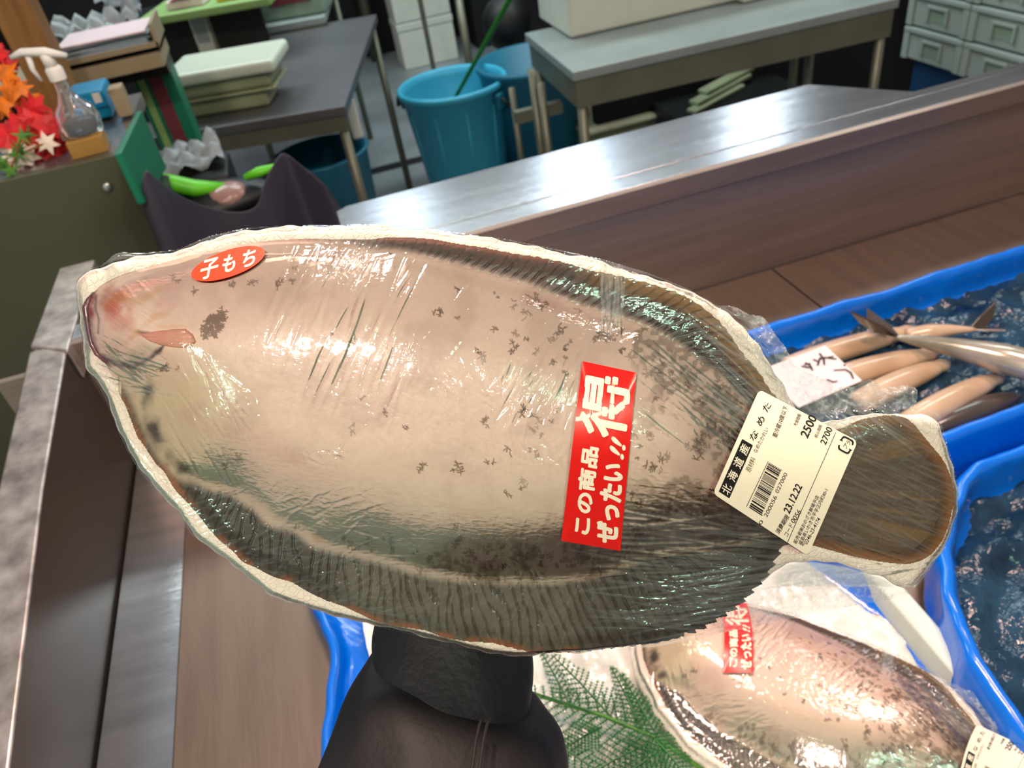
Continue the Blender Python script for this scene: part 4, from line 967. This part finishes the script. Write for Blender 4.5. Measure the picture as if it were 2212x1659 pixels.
def sticker(parent, name, q, paper, hfun, lift, label, shape='rect', rad=.0, n=28):
    qm = quadmap(q); ps = patch_surface(qm, hfun, lift); e = empty(name, (0, 0, 0)); e.parent = parent
    if label: e['label'] = label
    def to3(u, v, dz=0):
        u, v = np.asarray(u, float), np.asarray(v, float); p = qm(u, v); return loc3(p[..., 0], p[..., 1], ps(u, v)+dz)
    if shape == 'oval': bd = [(.5+.5*cos(2*pi*k/64), .5+.5*sin(2*pi*k/64)) for k in range(64)]
    else:
        bd = []
        for (cx_, cy_, a0) in ((1-rad, 1-rad, 0), (rad, 1-rad, 90), (rad, rad, 180), (1-rad, rad, 270)):
            for k in range(7): a = radians(a0+90*k/6); bd.append((cx_+rad*cos(a), cy_+rad*sin(a)))
        # subdivide straight runs
        b2 = []
        for i in range(len(bd)):
            p, q_ = np.array(bd[i]), np.array(bd[(i+1) % len(bd)]); m_ = max(1, int(np.linalg.norm(q_-p)/.06))
            for k in range(m_): b2.append(tuple(p+(q_-p)*k/m_))
        bd = b2
    bu = np.array(bd); rings = []
    for s_ in (1, .8, .6, .4, .2): rings.append(to3(.5+(bu[:, 0]-.5)*s_, .5+(bu[:, 1]-.5)*s_))
    low = to3(bu[:, 0], bu[:, 1], -.0003)
    mb = MB(); mb.loft([[Vector(p) for p in low], [Vector(p) for p in rings[0]]]); o5 = len(mb.v); mb.loft([[Vector(p) for p in r_] for r_ in rings]); c0 = len(mb.v); mb.v.append(tuple(to3(.5, .5)))
    nb = len(bu); mb.f += [(c0, o5+4*nb+i, o5+4*nb+(i+1) % nb) for i in range(nb)]
    mb.build('sticker_paper', M[paper], e, True)
    return e, to3
def put_text(mb, to3, s, u0, v0, u1, v1, thick=.0, dz=.00016, skew=0, rot=None, fat=None):
    V, T = text_uv(s, thick); u = u0+(u1-u0)*V[:, 0]; v = v0+(v1-v0)*V[:, 1]
    if rot:                                     # place along an axis in uv: (ou,ov) origin, (au,av) along, (bu,bv) up
        (ou, ov), (au, av), (bu_, bv_) = rot; u = ou+au*V[:, 0]+bu_*V[:, 1]; v = ov+av*V[:, 0]+bv_*V[:, 1]
    mb.add([tuple(p) for p in to3(u, v, dz)], T)
    if fat:
        for k in range(12):
            mb.add([tuple(p) for p in to3(u+fat[0]*cos(k*pi/6), v+fat[1]*sin(k*pi/6), dz+.000002*(k+1))], T)
def rect(mb, to3, u0, v0, u1, v1, dz=.00014, n=10):
    for k in range(n):
        a, b = u0+(u1-u0)*k/n, u0+(u1-u0)*(k+1)/n
        mb.add([tuple(to3(a, v0, dz)), tuple(to3(b, v0, dz)), tuple(to3(b, v1, dz)), tuple(to3(a, v1, dz))], [(0, 1, 2, 3)])

def red_sticker(parent, q, hf, lift, label):
    e, t3 = sticker(parent, 'bargain_sticker', q, 'red', hf, lift, label)
    mb = MB()
    put_text(mb, t3, 'この商品', .060, .545, .540, .82, .0, fat=(.0048, .0155))
    put_text(mb, t3, 'ぜったい', .036, .08, .470, .42, .0, fat=(.0062, .020))
    put_text(mb, t3, '!!', .500, .07, .580, .34, .0, fat=(.004, .012), rot=((.505, .10), (.075, -.02), (.045, .24)))
    put_text(mb, t3, '得', .615, .10, .945, .91, .0, fat=(.0075, .025))
    mb.build('lettering', M['lett'], e)
    return e
def price_label(parent, q, hf, lift, label):
    e, t3 = sticker(parent, 'price_label', q, 'cream', hf, lift, label, rad=.045)
    def uv(x, y):                                # zoomed px of the label drawing -> u, v(up)
        q_ = [np.array(c_, float) for c_ in ((973, 1597), (1400, 612), (560, 168), (165, 1056))]; u, v = .5, .5; p = np.array([x, y], float)
        for _ in range(12):
            f = (1-u)*(1-v)*q_[0]+u*(1-v)*q_[1]+u*v*q_[2]+(1-u)*v*q_[3]-p
            J = np.stack([(1-v)*(q_[1]-q_[0])+v*(q_[2]-q_[3]), (1-u)*(q_[3]-q_[0])+u*(q_[2]-q_[1])], 1); d_ = np.linalg.solve(J, f); u -= d_[0]; v -= d_[1]
        return u, v
    ink, pale = MB(), MB()
    def tx(s, a, b, h, th=.0, mb=None):          # centre line start a, end b, glyph height in zoomed px
        ua, va = uv(*a); ub, vb = uv(*b); hh = h/965.
        du, dv = ub-ua, vb-va; L_ = sqrt(du*du+dv*dv); nx_, ny_ = -dv/L_*hh, du/L_*hh
        put_text(mb or ink, t3, s, 0, 0, 1, 1, th, dz=.00018, rot=((ua-nx_/2, va-ny_/2), (du, dv), (nx_, ny_)))
    u0, v1 = uv(215, 1040); u1, _ = uv(430, 600); _, v0 = uv(305, 1100)
    rect(ink, t3, u0, v0, u1, v1)
    for k, ch in enumerate('北海道産'):
        f = .03+.25*k; put_text(pale, t3, ch, u0+(u1-u0)*f, v0+.012, u0+(u1-u0)*(f+.165), v1-.012, .012, dz=.0003)
    tx('な', (495, 598), (535, 525), 62, .01); tx('め', (555, 470), (590, 402), 62, .01); tx('た', (605, 350), (642, 288), 60, .01)
    tx('なめたかれい', (522, 705), (628, 498), 40); tx('原材料', (462, 868), (512, 752), 52)
    tx('要冷蔵10度以下', (690, 575), (788, 312), 46, .008); tx('本体価格', (865, 480), (905, 378), 38, .006)
    tx('2500', (940, 572), (1022, 395), 78, .02); tx('税込価格', (1040, 580), (1085, 472), 34, .004); tx('2700', (1102, 635), (1162, 495), 58, .012)
    def ln_(a, b, w):
        ua, va = uv(*a); ub, vb = uv(*b); rect_ = w/965/2
        for k in range(14):
            p, q_ = k/14, (k+1)/14; P_ = [(ua+(ub-ua)*p, va+(vb-va)*p), (ua+(ub-ua)*q_, va+(vb-va)*q_)]
            ink.add([tuple(t3(P_[0][0], P_[0][1]-rect_, .00015)), tuple(t3(P_[1][0], P_[1][1]-rect_, .00015)), tuple(t3(P_[1][0], P_[1][1]+rect_, .00015)), tuple(t3(P_[0][0], P_[0][1]+rect_, .00015))], [(0, 1, 2, 3)])
    ln_((800, 1480), (1212, 537), 5); ln_((452, 1170), (636, 785), 5)
    # barcode
    bars = MB(); r = random.Random(5); ua, va = uv(472, 1178); ub, vb = uv(650, 792); uc, vc = uv(575, 1255); pos = 0; on = True; L_ = 95
    seqs = []
    while pos < L_: w = r.choice((1, 1, 1, 2, 2, 3)); seqs.append((pos, min(L_, pos+w), on)); pos += w; on = not on
    hv = vc-va
    for a, b, o_ in seqs:
        if o_:
            a, b = ua+(ub-ua)*a/L_, ua+(ub-ua)*b/L_; lo = va+hv*(1.0 if .03 < (a-ua)/(ub-ua) < .97 else 1.05)
            bars.add([tuple(t3(a, lo, .00015)), tuple(t3(b, lo, .00015)), tuple(t3(b, va, .00015)), tuple(t3(a, va, .00015))], [(0, 1, 2, 3)])
    bars.build('barcode', M['ink'], e)
    tx('0', (562, 1322), (585, 1292), 30); tx('200056', (612, 1258), (700, 1082), 34); tx('027000', (708, 1052), (788, 885), 34)
    tx('消費期限', (712, 1400), (803, 1248), 46, .012); tx('23.12.22', (790, 1222), (902, 985), 66, .02)
    tx('コード', (785, 1425), (835, 1322), 40, .002); tx('0056', (842, 1308), (905, 1205), 44, .006)
    tx('販売者㈱おのざき鮮場平店', (862, 1488), (1058, 1080), 38, .006); tx('福島県いわき市平字正内町80-1', (905, 1500), (1132, 1025), 38, .006); tx('℡0246-23-4174', (938, 1518), (1070, 1272), 36, .004)
    tx('プラ', (1285, 668), (1330, 612), 46, .006)
    # recycling arrows around プラ
    uc_, vc_ = uv(1298, 645); R1, R2 = .062, .048
    pts = []
    for k in range(40):
        a = 2*pi*k/40; sq = lambda t: math.copysign(abs(t)**.45, t)
        pts.append((sq(cos(a)), sq(sin(a))))
    for k in range(40):
        if k in (9, 10, 29, 30): continue
        P_ = [(uc_+pts[k][0]*R1, vc_+pts[k][1]*R1), (uc_+pts[(k+1) % 40][0]*R1, vc_+pts[(k+1) % 40][1]*R1), (uc_+pts[(k+1) % 40][0]*R2, vc_+pts[(k+1) % 40][1]*R2), (uc_+pts[k][0]*R2, vc_+pts[k][1]*R2)]
        ink.add([tuple(t3(a, b, .00016)) for a, b in P_], [(0, 1, 2, 3)])
    for (dx, dy, s_) in ((.012, .055, 1), (-.012, -.055, -1)):
        ink.add([tuple(t3(uc_+dx, vc_+dy+.018, .00017)), tuple(t3(uc_+dx, vc_+dy-.018, .00017)), tuple(t3(uc_+dx+.022*s_, vc_+dy, .00017))], [(0, 1, 2)])
    ink.build('printed_text', M['ink'], e); pale.build('reversed_text', M['cream'], e)
    return e

def tray_mesh(name, parent, label, cat):
    P = resample(T_OUT, 7, 3); n = len(P)
    nr = np.roll(P, -1, 0)-np.roll(P, 1, 0); nr = np.stack([nr[:, 1], -nr[:, 0]], 1); nr /= np.linalg.norm(nr, axis=1)[:, None]   # outward for clockwise (y down)
    nr = np.stack([np.convolve(np.r_[nr[-6:, k], nr[:, k], nr[:6, k]], np.ones(13)/13, 'valid') for k in (0, 1)], 1)
    c = P.mean(0); s_ = np.sign(((P-c)*nr).sum())
    nr *= s_; wob = 2.5*np.sin(np.arange(n)*.33)*np.sin(np.arange(n)*.071)+1.2*np.sin(np.arange(n)*.9)
    rings = []
    for of, z in ((-46, -.013), (-30, -.0165), (-14, -.015), (-4, -.010), (0, -.0065), (-1, -.0036), (-5, -.0016), (-11, -.0003), (-18, .0004), (-24, .0005)):
        Q = P+nr*(of+wob*(of > -8)*.6)[:, None] if not np.isscalar(of) else P+nr*((of+wob*(1 if of > -8 else .3)))[:, None]
        rings.append([Vector(p) for p in loc3(Q[:, 0], Q[:, 1], np.full(n, z))])
    o = MB().loft(rings, cap0=True, cap1=True).build(name, M['foamtray'], parent, True)
    return tag(o, label, cat)

def flounder(mw, px_step, lab, cat, group, tray_lab, wrap_lab, seed, stars=True):
    """three things: fish, tray, film; each has its own Empty at the same place"""
    def root(nm, label, c_, grp=None):
        e = empty(nm, (0, 0, 0), label, c_, grp); e.matrix_world = mw; return e
    er = root('flounder', lab, cat, group)
    xs = np.arange(176, 2072, px_step, dtype=np.float32); ys = np.arange(506, 1420, px_step, dtype=np.float32); X, Y = np.meshgrid(xs, ys)
    PO = resample(F_OUT, RSTEP, 2); PI = resample(F_IN, 9, 2)
    # distances on a finer coarse grid, then exact near the rim
    def fine(Pp, wi=False, st=4):
        gx = np.arange(170, 2080, st, dtype=np.float32); gy = np.arange(500, 1424, st, dtype=np.float32); GX, GY = np.meshgrid(gx, gy)
        d, bi = sdist(Pp, GX.ravel(), GY.ravel(), True); d = d.reshape(GX.shape); bi = bi.reshape(GX.shape)
        dd = bil(d, gx[0], gy[0], st, X, Y)
        if not wi: return dd
        i = np.clip(np.rint((X-gx[0])/st).astype(int), 0, len(gx)-1); j = np.clip(np.rint((Y-gy[0])/st).astype(int), 0, len(gy)-1)
        ib = bi[j, i]; A = Pp[ib]; B = Pp[(ib+1) % len(Pp)]; D_ = B-A; t = ((X-A[..., 0])*D_[..., 0]+(Y-A[..., 1])*D_[..., 1])/(D_**2).sum(-1)
        return dd, ib+np.clip(t, -1, 2)
    dout, bi = fine(PO, True); din = fine(PI)
    C, fina, ray_dark = paint(X, Y, dout, bi, len(PO), din, seed, stars)
    scal = np.where((fina > .5) | (X > 1500), 4.5*(np.abs(((bi*RSTEP/23.+.9*vnoise(X, Y, 90, seed, 4)) % 1)-.5)*2-.4)*ss(X, 900, 1250)*(X < 1740), 0)
    serr = np.where((Y > 1170) & (X > 1470) & (X < 1700), 9*((bi*RSTEP/26.) % 1)-1, 0)
    dcut = dout-serr*1.0+np.where(serr == 0, scal*.6, 0)
    Z = HB(X, Y)+.0005*(ray_dark-.5)*np.clip(fina, 0, 1)*ss(dout, 0, 12)
    Z = Z+.0006-.0006*ss(2-dcut, 0, 5)+.0003*(vnoise(X, Y, 30, seed+40, 3)-.5)
    # head relief: jaw, gill cover
    bump = lambda a, b, rx, ry, h: h*np.exp(-(((X-a)/rx)**2+((Y-b)/ry)**2))
    Z = Z+bump(250, 690, 55, 60, .0020)+bump(300, 765, 40, 26, .0016)-bump(345, 760, 10, 10, .001)
    keep = dcut > 0
    up = Y < (700+.18*(X-300))
    tailm = (X > 1742); finm = (fina > .55) & ~tailm & ~((X < 300))
    body = keep & ~tailm & ~((din < 3) & (X > 600)) if False else keep
    reg = np.zeros(X.shape, np.int8); reg[(din < 0) & up & (X > 560) & ~tailm] = 1; reg[(din < 0) & ~up & (X > 268) & ~tailm] = 2; reg[tailm] = 3
    # faces are dealt out by region of their first corner; corners are shared so the skin stays closed
    ny, nx = X.shape
    q = keep[:-1, :-1] & keep[1:, :-1] & keep[:-1, 1:] & keep[1:, 1:]
    P3 = loc3(X, Y, Z).reshape(-1, 3); I = np.arange(ny*nx).reshape(ny, nx); CC = C.reshape(-1, 3)
    for rid, nm, mt in ((0, 'body', 'fish'), (1, 'dorsal_fin', 'fin'), (2, 'anal_fin', 'fin'), (3, 'tail_fin', 'fin')):
        qq = q & (reg[:-1, :-1] == rid)
        Fq = np.stack([I[:-1, :-1][qq], I[1:, :-1][qq], I[1:, 1:][qq], I[:-1, 1:][qq]], 1)
        used = np.unique(Fq); rm = np.full(ny*nx, -1, np.int32); rm[used] = np.arange(len(used)); Fq = rm[Fq]
        me = bpy.data.meshes.new(nm); me.vertices.add(len(used)); me.vertices.foreach_set('co', P3[used].astype(np.float32).ravel())
        me.loops.add(len(Fq)*4); me.loops.foreach_set('vertex_index', Fq.astype(np.int32).ravel()); me.polygons.add(len(Fq))
        me.polygons.foreach_set('loop_start', np.arange(0, len(Fq)*4, 4, dtype=np.int32)); me.update(calc_edges=True)
        a = me.color_attributes.new('Col', 'FLOAT_COLOR', 'POINT'); c = np.ones((len(used), 4), np.float32); c[:, :3] = np.clip(CC[used], 0, 1); a.data.foreach_set('color', c.ravel())
        link(nm, me, M[mt], er, True)
    # pectoral fin: a small pinkish paddle lying on the cheek
    pp = [(300, 722), (330, 716), (370, 711), (402, 710), (418, 722), (425, 738), (415, 752), (385, 752), (350, 747), (322, 738)]
    cpt = (362, 731); rings = []
    for s_, dz in ((1.0, .0001), (.96, .0011), (.8, .0016), (.5, .0019), (.15, .002)):
        r_ = []
        for k in range(60):
            a = k/60*len(pp); i = int(a); f = a-i; x = pp[i][0]*(1-f)+pp[(i+1) % len(pp)][0]*f; y = pp[i][1]*(1-f)+pp[(i+1) % len(pp)][1]*f
            x = cpt[0]+(x-cpt[0])*s_; y = cpt[1]+(y-cpt[1])*s_; z = float(HB(np.array([x]), np.array([y]))[0])+dz+.0022*math.exp(-(((x-250)/55)**2+((y-690)/60)**2))+.00025*sin(y*1.1)
            r_.append(Vector(loc3(x, y, z)))
        rings.append(r_)
    MB().loft(rings, cap1=True).build('pectoral_fin', M['pect'], er, True)
    # lips
    lp = [(200, 632), (190, 648), (184, 664), (187, 690), (191, 718), (196, 742), (208, 764), (228, 782)]
    MB().tube([Vector(loc3(x+3, y, float(HB(np.array([x+6.]), np.array([float(y)]))[0])+.0003)) for x, y in lp], [.0006, .0014, .0019, .0016, .0014, .0014, .0014, .0008], 10).build('lips', M['lips'], er, True)
    et = root('foam_tray', tray_lab, 'foam tray'); tray_mesh('tray_body', et, None, None)
    ew = root('cling_wrap', wrap_lab, 'plastic wrap')
    return er, et, ew
M['pect'] = mat('pinkish_fin', (206, 132, 122), .4, 0, color2=(222, 168, 140), scale=60, coat=.4)
M['lips'] = mat('dark_red_lips', (118, 44, 50), .35, 0, color2=(84, 50, 60), scale=90, coat=.4)

def wrap(ew, px_step, seed, big=1.0, wmin=1.2):
    r = np.random.default_rng(seed)
    xs = np.arange(154, 2078, px_step, dtype=np.float32); ys = np.arange(478, 1430, px_step, dtype=np.float32); X, Y = np.meshgrid(xs, ys)
    gx = np.arange(150, 2084, 4, dtype=np.float32); gy = np.arange(474, 1434, 4, dtype=np.float32); GX, GY = np.meshgrid(gx, gy)
    dF = bil(sdist(resample(FILM, 8, 1), GX.ravel(), GY.ravel()).reshape(GX.shape), gx[0], gy[0], 4, X, Y)
    dTr = bil(sdist(resample(T_OUT, 10, 1), GX.ravel(), GY.ravel()).reshape(GX.shape), gx[0], gy[0], 4, X, Y)
    Z = HF(X, Y).astype(np.float32)
    Hz = np.zeros(X.shape, np.float32)
    x0g, y0g = xs[0], ys[0]; A = np.zeros(X.shape, np.float32)
    def stroke(ax, ay, bx_, by_, w, h, hz=0):
        m_ = w*3; i0, i1 = int((min(ax, bx_)-m_-x0g)/px_step), int((max(ax, bx_)+m_-x0g)/px_step)+2; j0, j1 = int((min(ay, by_)-m_-y0g)/px_step), int((max(ay, by_)+m_-y0g)/px_step)+2
        i0, j0 = max(i0, 0), max(j0, 0)
        if i1 <= i0 or j1 <= j0 or i0 >= X.shape[1] or j0 >= X.shape[0]: return
        xx, yy = X[j0:j1, i0:i1], Y[j0:j1, i0:i1]; dx, dy = bx_-ax, by_-ay; t = np.clip(((xx-ax)*dx+(yy-ay)*dy)/(dx*dx+dy*dy+1e-6), 0, 1)
        d = np.hypot(xx-ax-t*dx, yy-ay-t*dy); p = np.exp(-(d/w)**2)*(.25+np.sin(pi*np.clip(t, .02, .98)))
        A[j0:j1, i0:i1] += p*h
        if hz: Hz[j0:j1, i0:i1] = np.maximum(Hz[j0:j1, i0:i1], p*hz)
    def field(n, box, ang, sp, L, w, h, hz=0, cond=None):
        for _ in range(n):
            x, y = r.uniform(box[0], box[2]), r.uniform(box[1], box[3])
            if cond and not cond(x, y): continue
            a = radians(ang(x, y) if callable(ang) else ang)+r.normal()*radians(sp); l = L*r.uniform(.4, 1.6)
            stroke(x-l/2*cos(a), y-l/2*sin(a), x+l/2*cos(a), y+l/2*sin(a), max(wmin, w*r.uniform(.7, 1.5)), h*r.uniform(.4, 1.3)*(1 if r.random() < .6 else -1), hz)
    u = 1e-4*big
    # tight folds below the upper rim of the belly, nearly upright
    field(120, (600, 580, 880, 840), 112, 5, 160, 5.0, 2.3*u)
    field(60, (860, 600, 1280, 760), 128, 8, 120, 2.2, 1.3*u)
    field(70, (1080, 780, 1260, 900), 118, 8, 90, 2.6, 2.2*u)
    field(260, (720, 700, 1200, 900), 22, 8, 34, 1.6, .55*u)       # fine ripples
    field(420, (640, 820, 1100, 1100), 15, 22, 22, 1.6, .5*u)
    field(60, (330, 780, 520, 1050), 62, 8, 110, 1.8, 1.4*u)
    field(220, (1180, 560, 1640, 840), lambda x, y: -28, 16, 60, 2.0, 1.0*u, .03)     # criss-cross on the dorsal fin
    field(160, (1400, 760, 1720, 960), 38, 7, 150, 2.0, 1.6*u, .05)
    field(260, (1350, 860, 1620, 1150), 20, 12, 60, 1.8, 1.0*u)
    field(200, (1340, 1110, 1740, 1360), 2, 6, 170, 2.0, 1.7*u, .10)
    field(150, (650, 1250, 1450, 1400), lambda x, y: 95, 25, 60, 1.8, 1.0*u, .04)
    field(160, (420, 1050, 860, 1330), -18, 14, 70, 1.7, 1.0*u, .07)
    field(200, (1780, 900, 2070, 1240), 22, 8, 110, 1.8, 1.7*u, .06)
    field(90, (1740, 900, 2070, 1240), -50, 25, 50, 1.6, 1.0*u, .04)
    field(160, (1560, 680, 1960, 920), 36, 8, 190, 2.6, 3*u, .18, None)
    field(120, (1500, 1230, 1960, 1370), -9, 3, 260, 2.2, 3*u, .16)
    field(60, (1300, 590, 1345, 690), 92, 4, 90, 2.0, 3.2*u, .22)
    field(50, (680, 500, 800, 600), 125, 12, 90, 2.2, 2.4*u, .12)
    field(90, (165, 560, 320, 800), 35, 10, 90, 1.6, 1.4*u, .05)
    field(120, (180, 500, 900, 560), -8, 6, 120, 1.7, 1.3*u, .03)
    field(60, (230, 770, 340, 850), 25, 14, 70, 1.8, 2.2*u, .14)
    field(900, (170, 500, 2060, 1400), lambda x, y: 30+.05*(x-900), 40, 26, 1.4, .45*u)
    for (bx0, by0, bx1, by1) in ((940, 780, 1060, 860), (430, 840, 560, 900), (1090, 960, 1220, 1010), (660, 970, 740, 1000), (1500, 900, 1600, 950), (1930, 1050, 2000, 1110), (680, 520, 800, 600)):
        field(60, (bx0, by0, bx1, by1), 25, 40, 30, 2.0, 1.1*u)
    # loose crumpled tufts outside the tray
    loose = ss(-dTr, 4, 26)*(X > 1500)
    cr = vnoise(X, Y, 34, seed+3, 4); cr2 = np.abs(vnoise(X, Y, 20, seed+4, 3)-.5)*2
    A = np.maximum(A, -.0007)
    Z = Z+.0006+A+loose*((cr-.5)*.012-.001)
    top_l = loose*(Y < 920)
    Hz = np.maximum(Hz, top_l*(.20+.35*(1-cr2)**6)); Hz = np.maximum(Hz, loose*(Y > 1180)*(.12+.30*(1-cr2)**8)); Hz = np.maximum(Hz, .62*ss(-dTr, 0, 6)*ss(X, 1655, 1690)*ss(1272+.0*X-Y, 0, 8)*(Y > 1180))  # last haze term is a teal veil standing in for shaded foam below the tail
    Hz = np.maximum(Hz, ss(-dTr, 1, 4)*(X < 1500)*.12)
    rimcurl = ss(14-dF, 0, 14)*(X < 1500)+ss(10-dF, 0, 10)*(X >= 1500)*(dTr > -3)
    Z = Z-.004*np.clip(rimcurl, 0, 1)**2
    Z = Z-.006*ss(-dTr, 2, 60)*(Y > 1180)*(X > 1480)
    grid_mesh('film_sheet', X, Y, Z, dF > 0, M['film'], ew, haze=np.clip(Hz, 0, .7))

MW = basis(RV, UV, -FW, CP+FW*D0)
er, et, ew = flounder(MW, 1.7, 'pale speckled flounder lying belly side out, held up large in the foreground', 'fish', None,
    'cream white foam tray under the large held flounder', 'clear wrinkled cling film around the large held flounder, carrying its stickers', 3)
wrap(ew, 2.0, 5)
def tpx(x, y): return (x, y)
HL = lambda x, y: HF(np.asarray(x, float), np.asarray(y, float))
red_sticker(ew, [(1340, 1190), (1375, 805), (1258, 780), (1212, 1168)], HL, .0013, 'red sticker with cream Japanese lettering on the belly')
price_label(ew, [(1745, 1201), (1853, 953), (1640, 841), (1540, 1066)], HL, .0016, 'cream price label with barcode, date and 2700 price')
e, t3 = sticker(ew, 'oval_sticker', [(407, 622), (566, 580), (578, 516), (419, 560)], 'orange', HL, .0012, 'orange red oval sticker with three pale brush characters', 'oval')
# the oval is a slanted ellipse: characters written along it
mb = MB()
ft = (.007, .02); put_text(mb, t3, '子', .13, .18, .36, .84, 0, fat=ft); put_text(mb, t3, 'も', .43, .22, .60, .80, 0, fat=ft); put_text(mb, t3, 'ち', .70, .22, .87, .78, 0, fat=ft)
mb.build('lettering', M['lettp'], e)

# ------------------------------------------------------------------ second flounder on the ice
ph = radians(-40); c_, s_ = cos(ph), sin(ph)
ql = ((942-W/2)*K, -(887-H/2)*K); wx, wy = .265, .317; z2 = .822
MW2 = Matrix(((c_, -s_, 0, wx-(ql[0]*c_-ql[1]*s_)), (s_, c_, 0, wy-(ql[0]*s_+ql[1]*c_)), (0, 0, 1, z2), (0, 0, 0, 1)))
er2, et2, ew2 = flounder(MW2, 4.0, 'second pale flounder lying on the ice at the lower right below the held one', 'fish', None,
    'white foam tray under the second flounder on the ice', 'shiny cling film around the second flounder, carrying its red sticker and price label', 17, True)
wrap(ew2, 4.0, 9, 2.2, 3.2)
IM2 = MW2.inverted()
def to_px2(x, y):                           # photo pixel on the second pack -> its own tray pixels
    p = IM2 @ pz(x, y, z2+.024); s = 1-.024/D0; return (p.x/K/s+W/2, H/2-p.y/K/s)
red_sticker(ew2, [to_px2(*p) for p in ((1624, 1459), (1622, 1290), (1560, 1300), (1560, 1453))], HL, .0020, 'small red sticker with cream Japanese lettering')
price_label(ew2, [to_px2(*p) for p in ((2180, 1760), (2240, 1592), (2104, 1538), (2060, 1700))], HL, .0024, 'cream price label cut off by the photo edge')

# ------------------------------------------------------------------ person: arm in a dark jacket holding the tray from below
pe_ = empty('person', (0, -.25, 0), 'person in a dark jacket, only one sleeved arm visible, hand holding the tray from behind', 'person')
p0v = Vector((0, -.25, 0))
def PD(x, y, d): return Vector(CP+ray(x, y)*d)-p0v
def ringset(stations, n=40, fold=0, seed=0):
    rings = []
    for k, (xl, yl, xr, yr, d, th) in enumerate(stations):
        a, b = PD(xl, yl, d), PD(xr, yr, d); c = (a+b)/2; u = (b-a)/2; w = Vector(FW)*th; w = w-u.normalized()*w.dot(u.normalized())
        rg = []
        for i in range(n):
            t = 2*pi*i/n; f = 1+fold*noise.noise(Vector((cos(t)*2.2+seed, sin(t)*2.2, k*.45)))
            rg.append(c+u*cos(t)*f+w*sin(t)*f)
        rings.append(rg)
    return rings
# forearm and hand: one skinned body behind the tray
bmv = [PD(960, 2500, .30), PD(965, 2000, .335), PD(975, 1650, .365), PD(985, 1430, .385), PD(990, 1300, .39), PD(1000, 1190, .392)]
rad = [.043, .040, .036, .029, .026, .036]
edges = [(i, i+1) for i in range(5)]
fing = [((930, 1130), (890, 1010), (870, 900)), ((975, 1110), (955, 980), (945, 850)), ((1020, 1110), (1020, 980), (1020, 860)), ((1060, 1130), (1080, 1020), (1090, 920))]
tips = [(.393, .388, .381), (.393, .388, .380), (.393, .388, .381), (.392, .388, .382)]
for f_, d_ in zip(fing, tips):
    prev = 5
    for (x, y), dd_, rr2 in zip(f_, d_, (.0105, .009, .0078)):
        bmv.append(PD(x, y, dd_)); rad.append(rr2); edges.append((prev, len(bmv)-1)); prev = len(bmv)-1
prev = 4
for (x, y), dd_, rr2 in (((1060, 1240), .388, .013), ((1120, 1170), .382, .0105), ((1160, 1100), .379, .009)):
    bmv.append(PD(x, y, dd_)); rad.append(rr2); edges.append((prev, len(bmv)-1)); prev = len(bmv)-1
me = bpy.data.meshes.new('forearm_and_hand'); me.from_pydata([tuple(v) for v in bmv], edges, []); o = link('forearm_and_hand', me, M['skin'], pe_)
sk = o.modifiers.new('skin', 'SKIN'); o.modifiers.new('sub', 'SUBSURF').render_levels = 2
for v, r_ in zip(me.skin_vertices[0].data, rad): v.radius = (r_, r_)
me.skin_vertices[0].data[0].use_root = True
# cuff
cu = ringset([(830, 1290, 1140, 1310, .392, .030), (812, 1345, 1150, 1372, .388, .032), (803, 1385, 1152, 1420, .384, .034), (800, 1420, 1150, 1480, .380, .036), (815, 1440, 1146, 1540, .374, .036), (820, 1460, 1140, 1580, .370, .034)], 48, .10, 4)
MB().loft(cu).build('cuff', M['knit'], pe_, True, sub=2, solid=.0012)
sl = ringset([(812, 1405, 1140, 1520, .382, .035), (800, 1412, 1150, 1528, .378, .040), (775, 1450, 1185, 1545, .372, .047), (752, 1500, 1207, 1578, .366, .052), (732, 1560, 1216, 1620, .360, .056), (700, 1630, 1222, 1665, .354, .058), (670, 1700, 1228, 1740, .348, .060), (640, 1850, 1240, 1900, .336, .062), (600, 2100, 1260, 2100, .322, .064), (560, 2450, 1280, 2450, .30, .066)], 64, .07, 9)
MB().loft(sl).build('sleeve', M['cloth'], pe_, True, sub=2, solid=.0015)
# seam with double stitching on the front of the sleeve
sm = [(1042, 1552), (1036, 1565), (1028, 1600), (1020, 1659), (1012, 1740)]
def sleeve_front(x, y):
    # depth of the sleeve front at this pixel: ellipse section
    st = [(1528, 975, 185, .378, .040), (1560, 980, 225, .369, .050), (1600, 975, 240, .362, .055), (1660, 963, 262, .354, .058), (1740, 950, 280, .348, .060)]
    ys_ = [s[0] for s in st]; g_ = lambda k: float(np.interp(y, ys_, [s[k] for s in st])); f = max(0, 1-((x-g_(1))/g_(2))**2)
    return g_(3)-g_(4)*sqrt(f)*.97
for off, nm in ((0, 'seam'), (16, 'seam')):
    MB().tube([PD(x+off, y, sleeve_front(x+off, y)) for x, y in sm], .0007, 8).build(nm, M['stitch'], pe_, True)
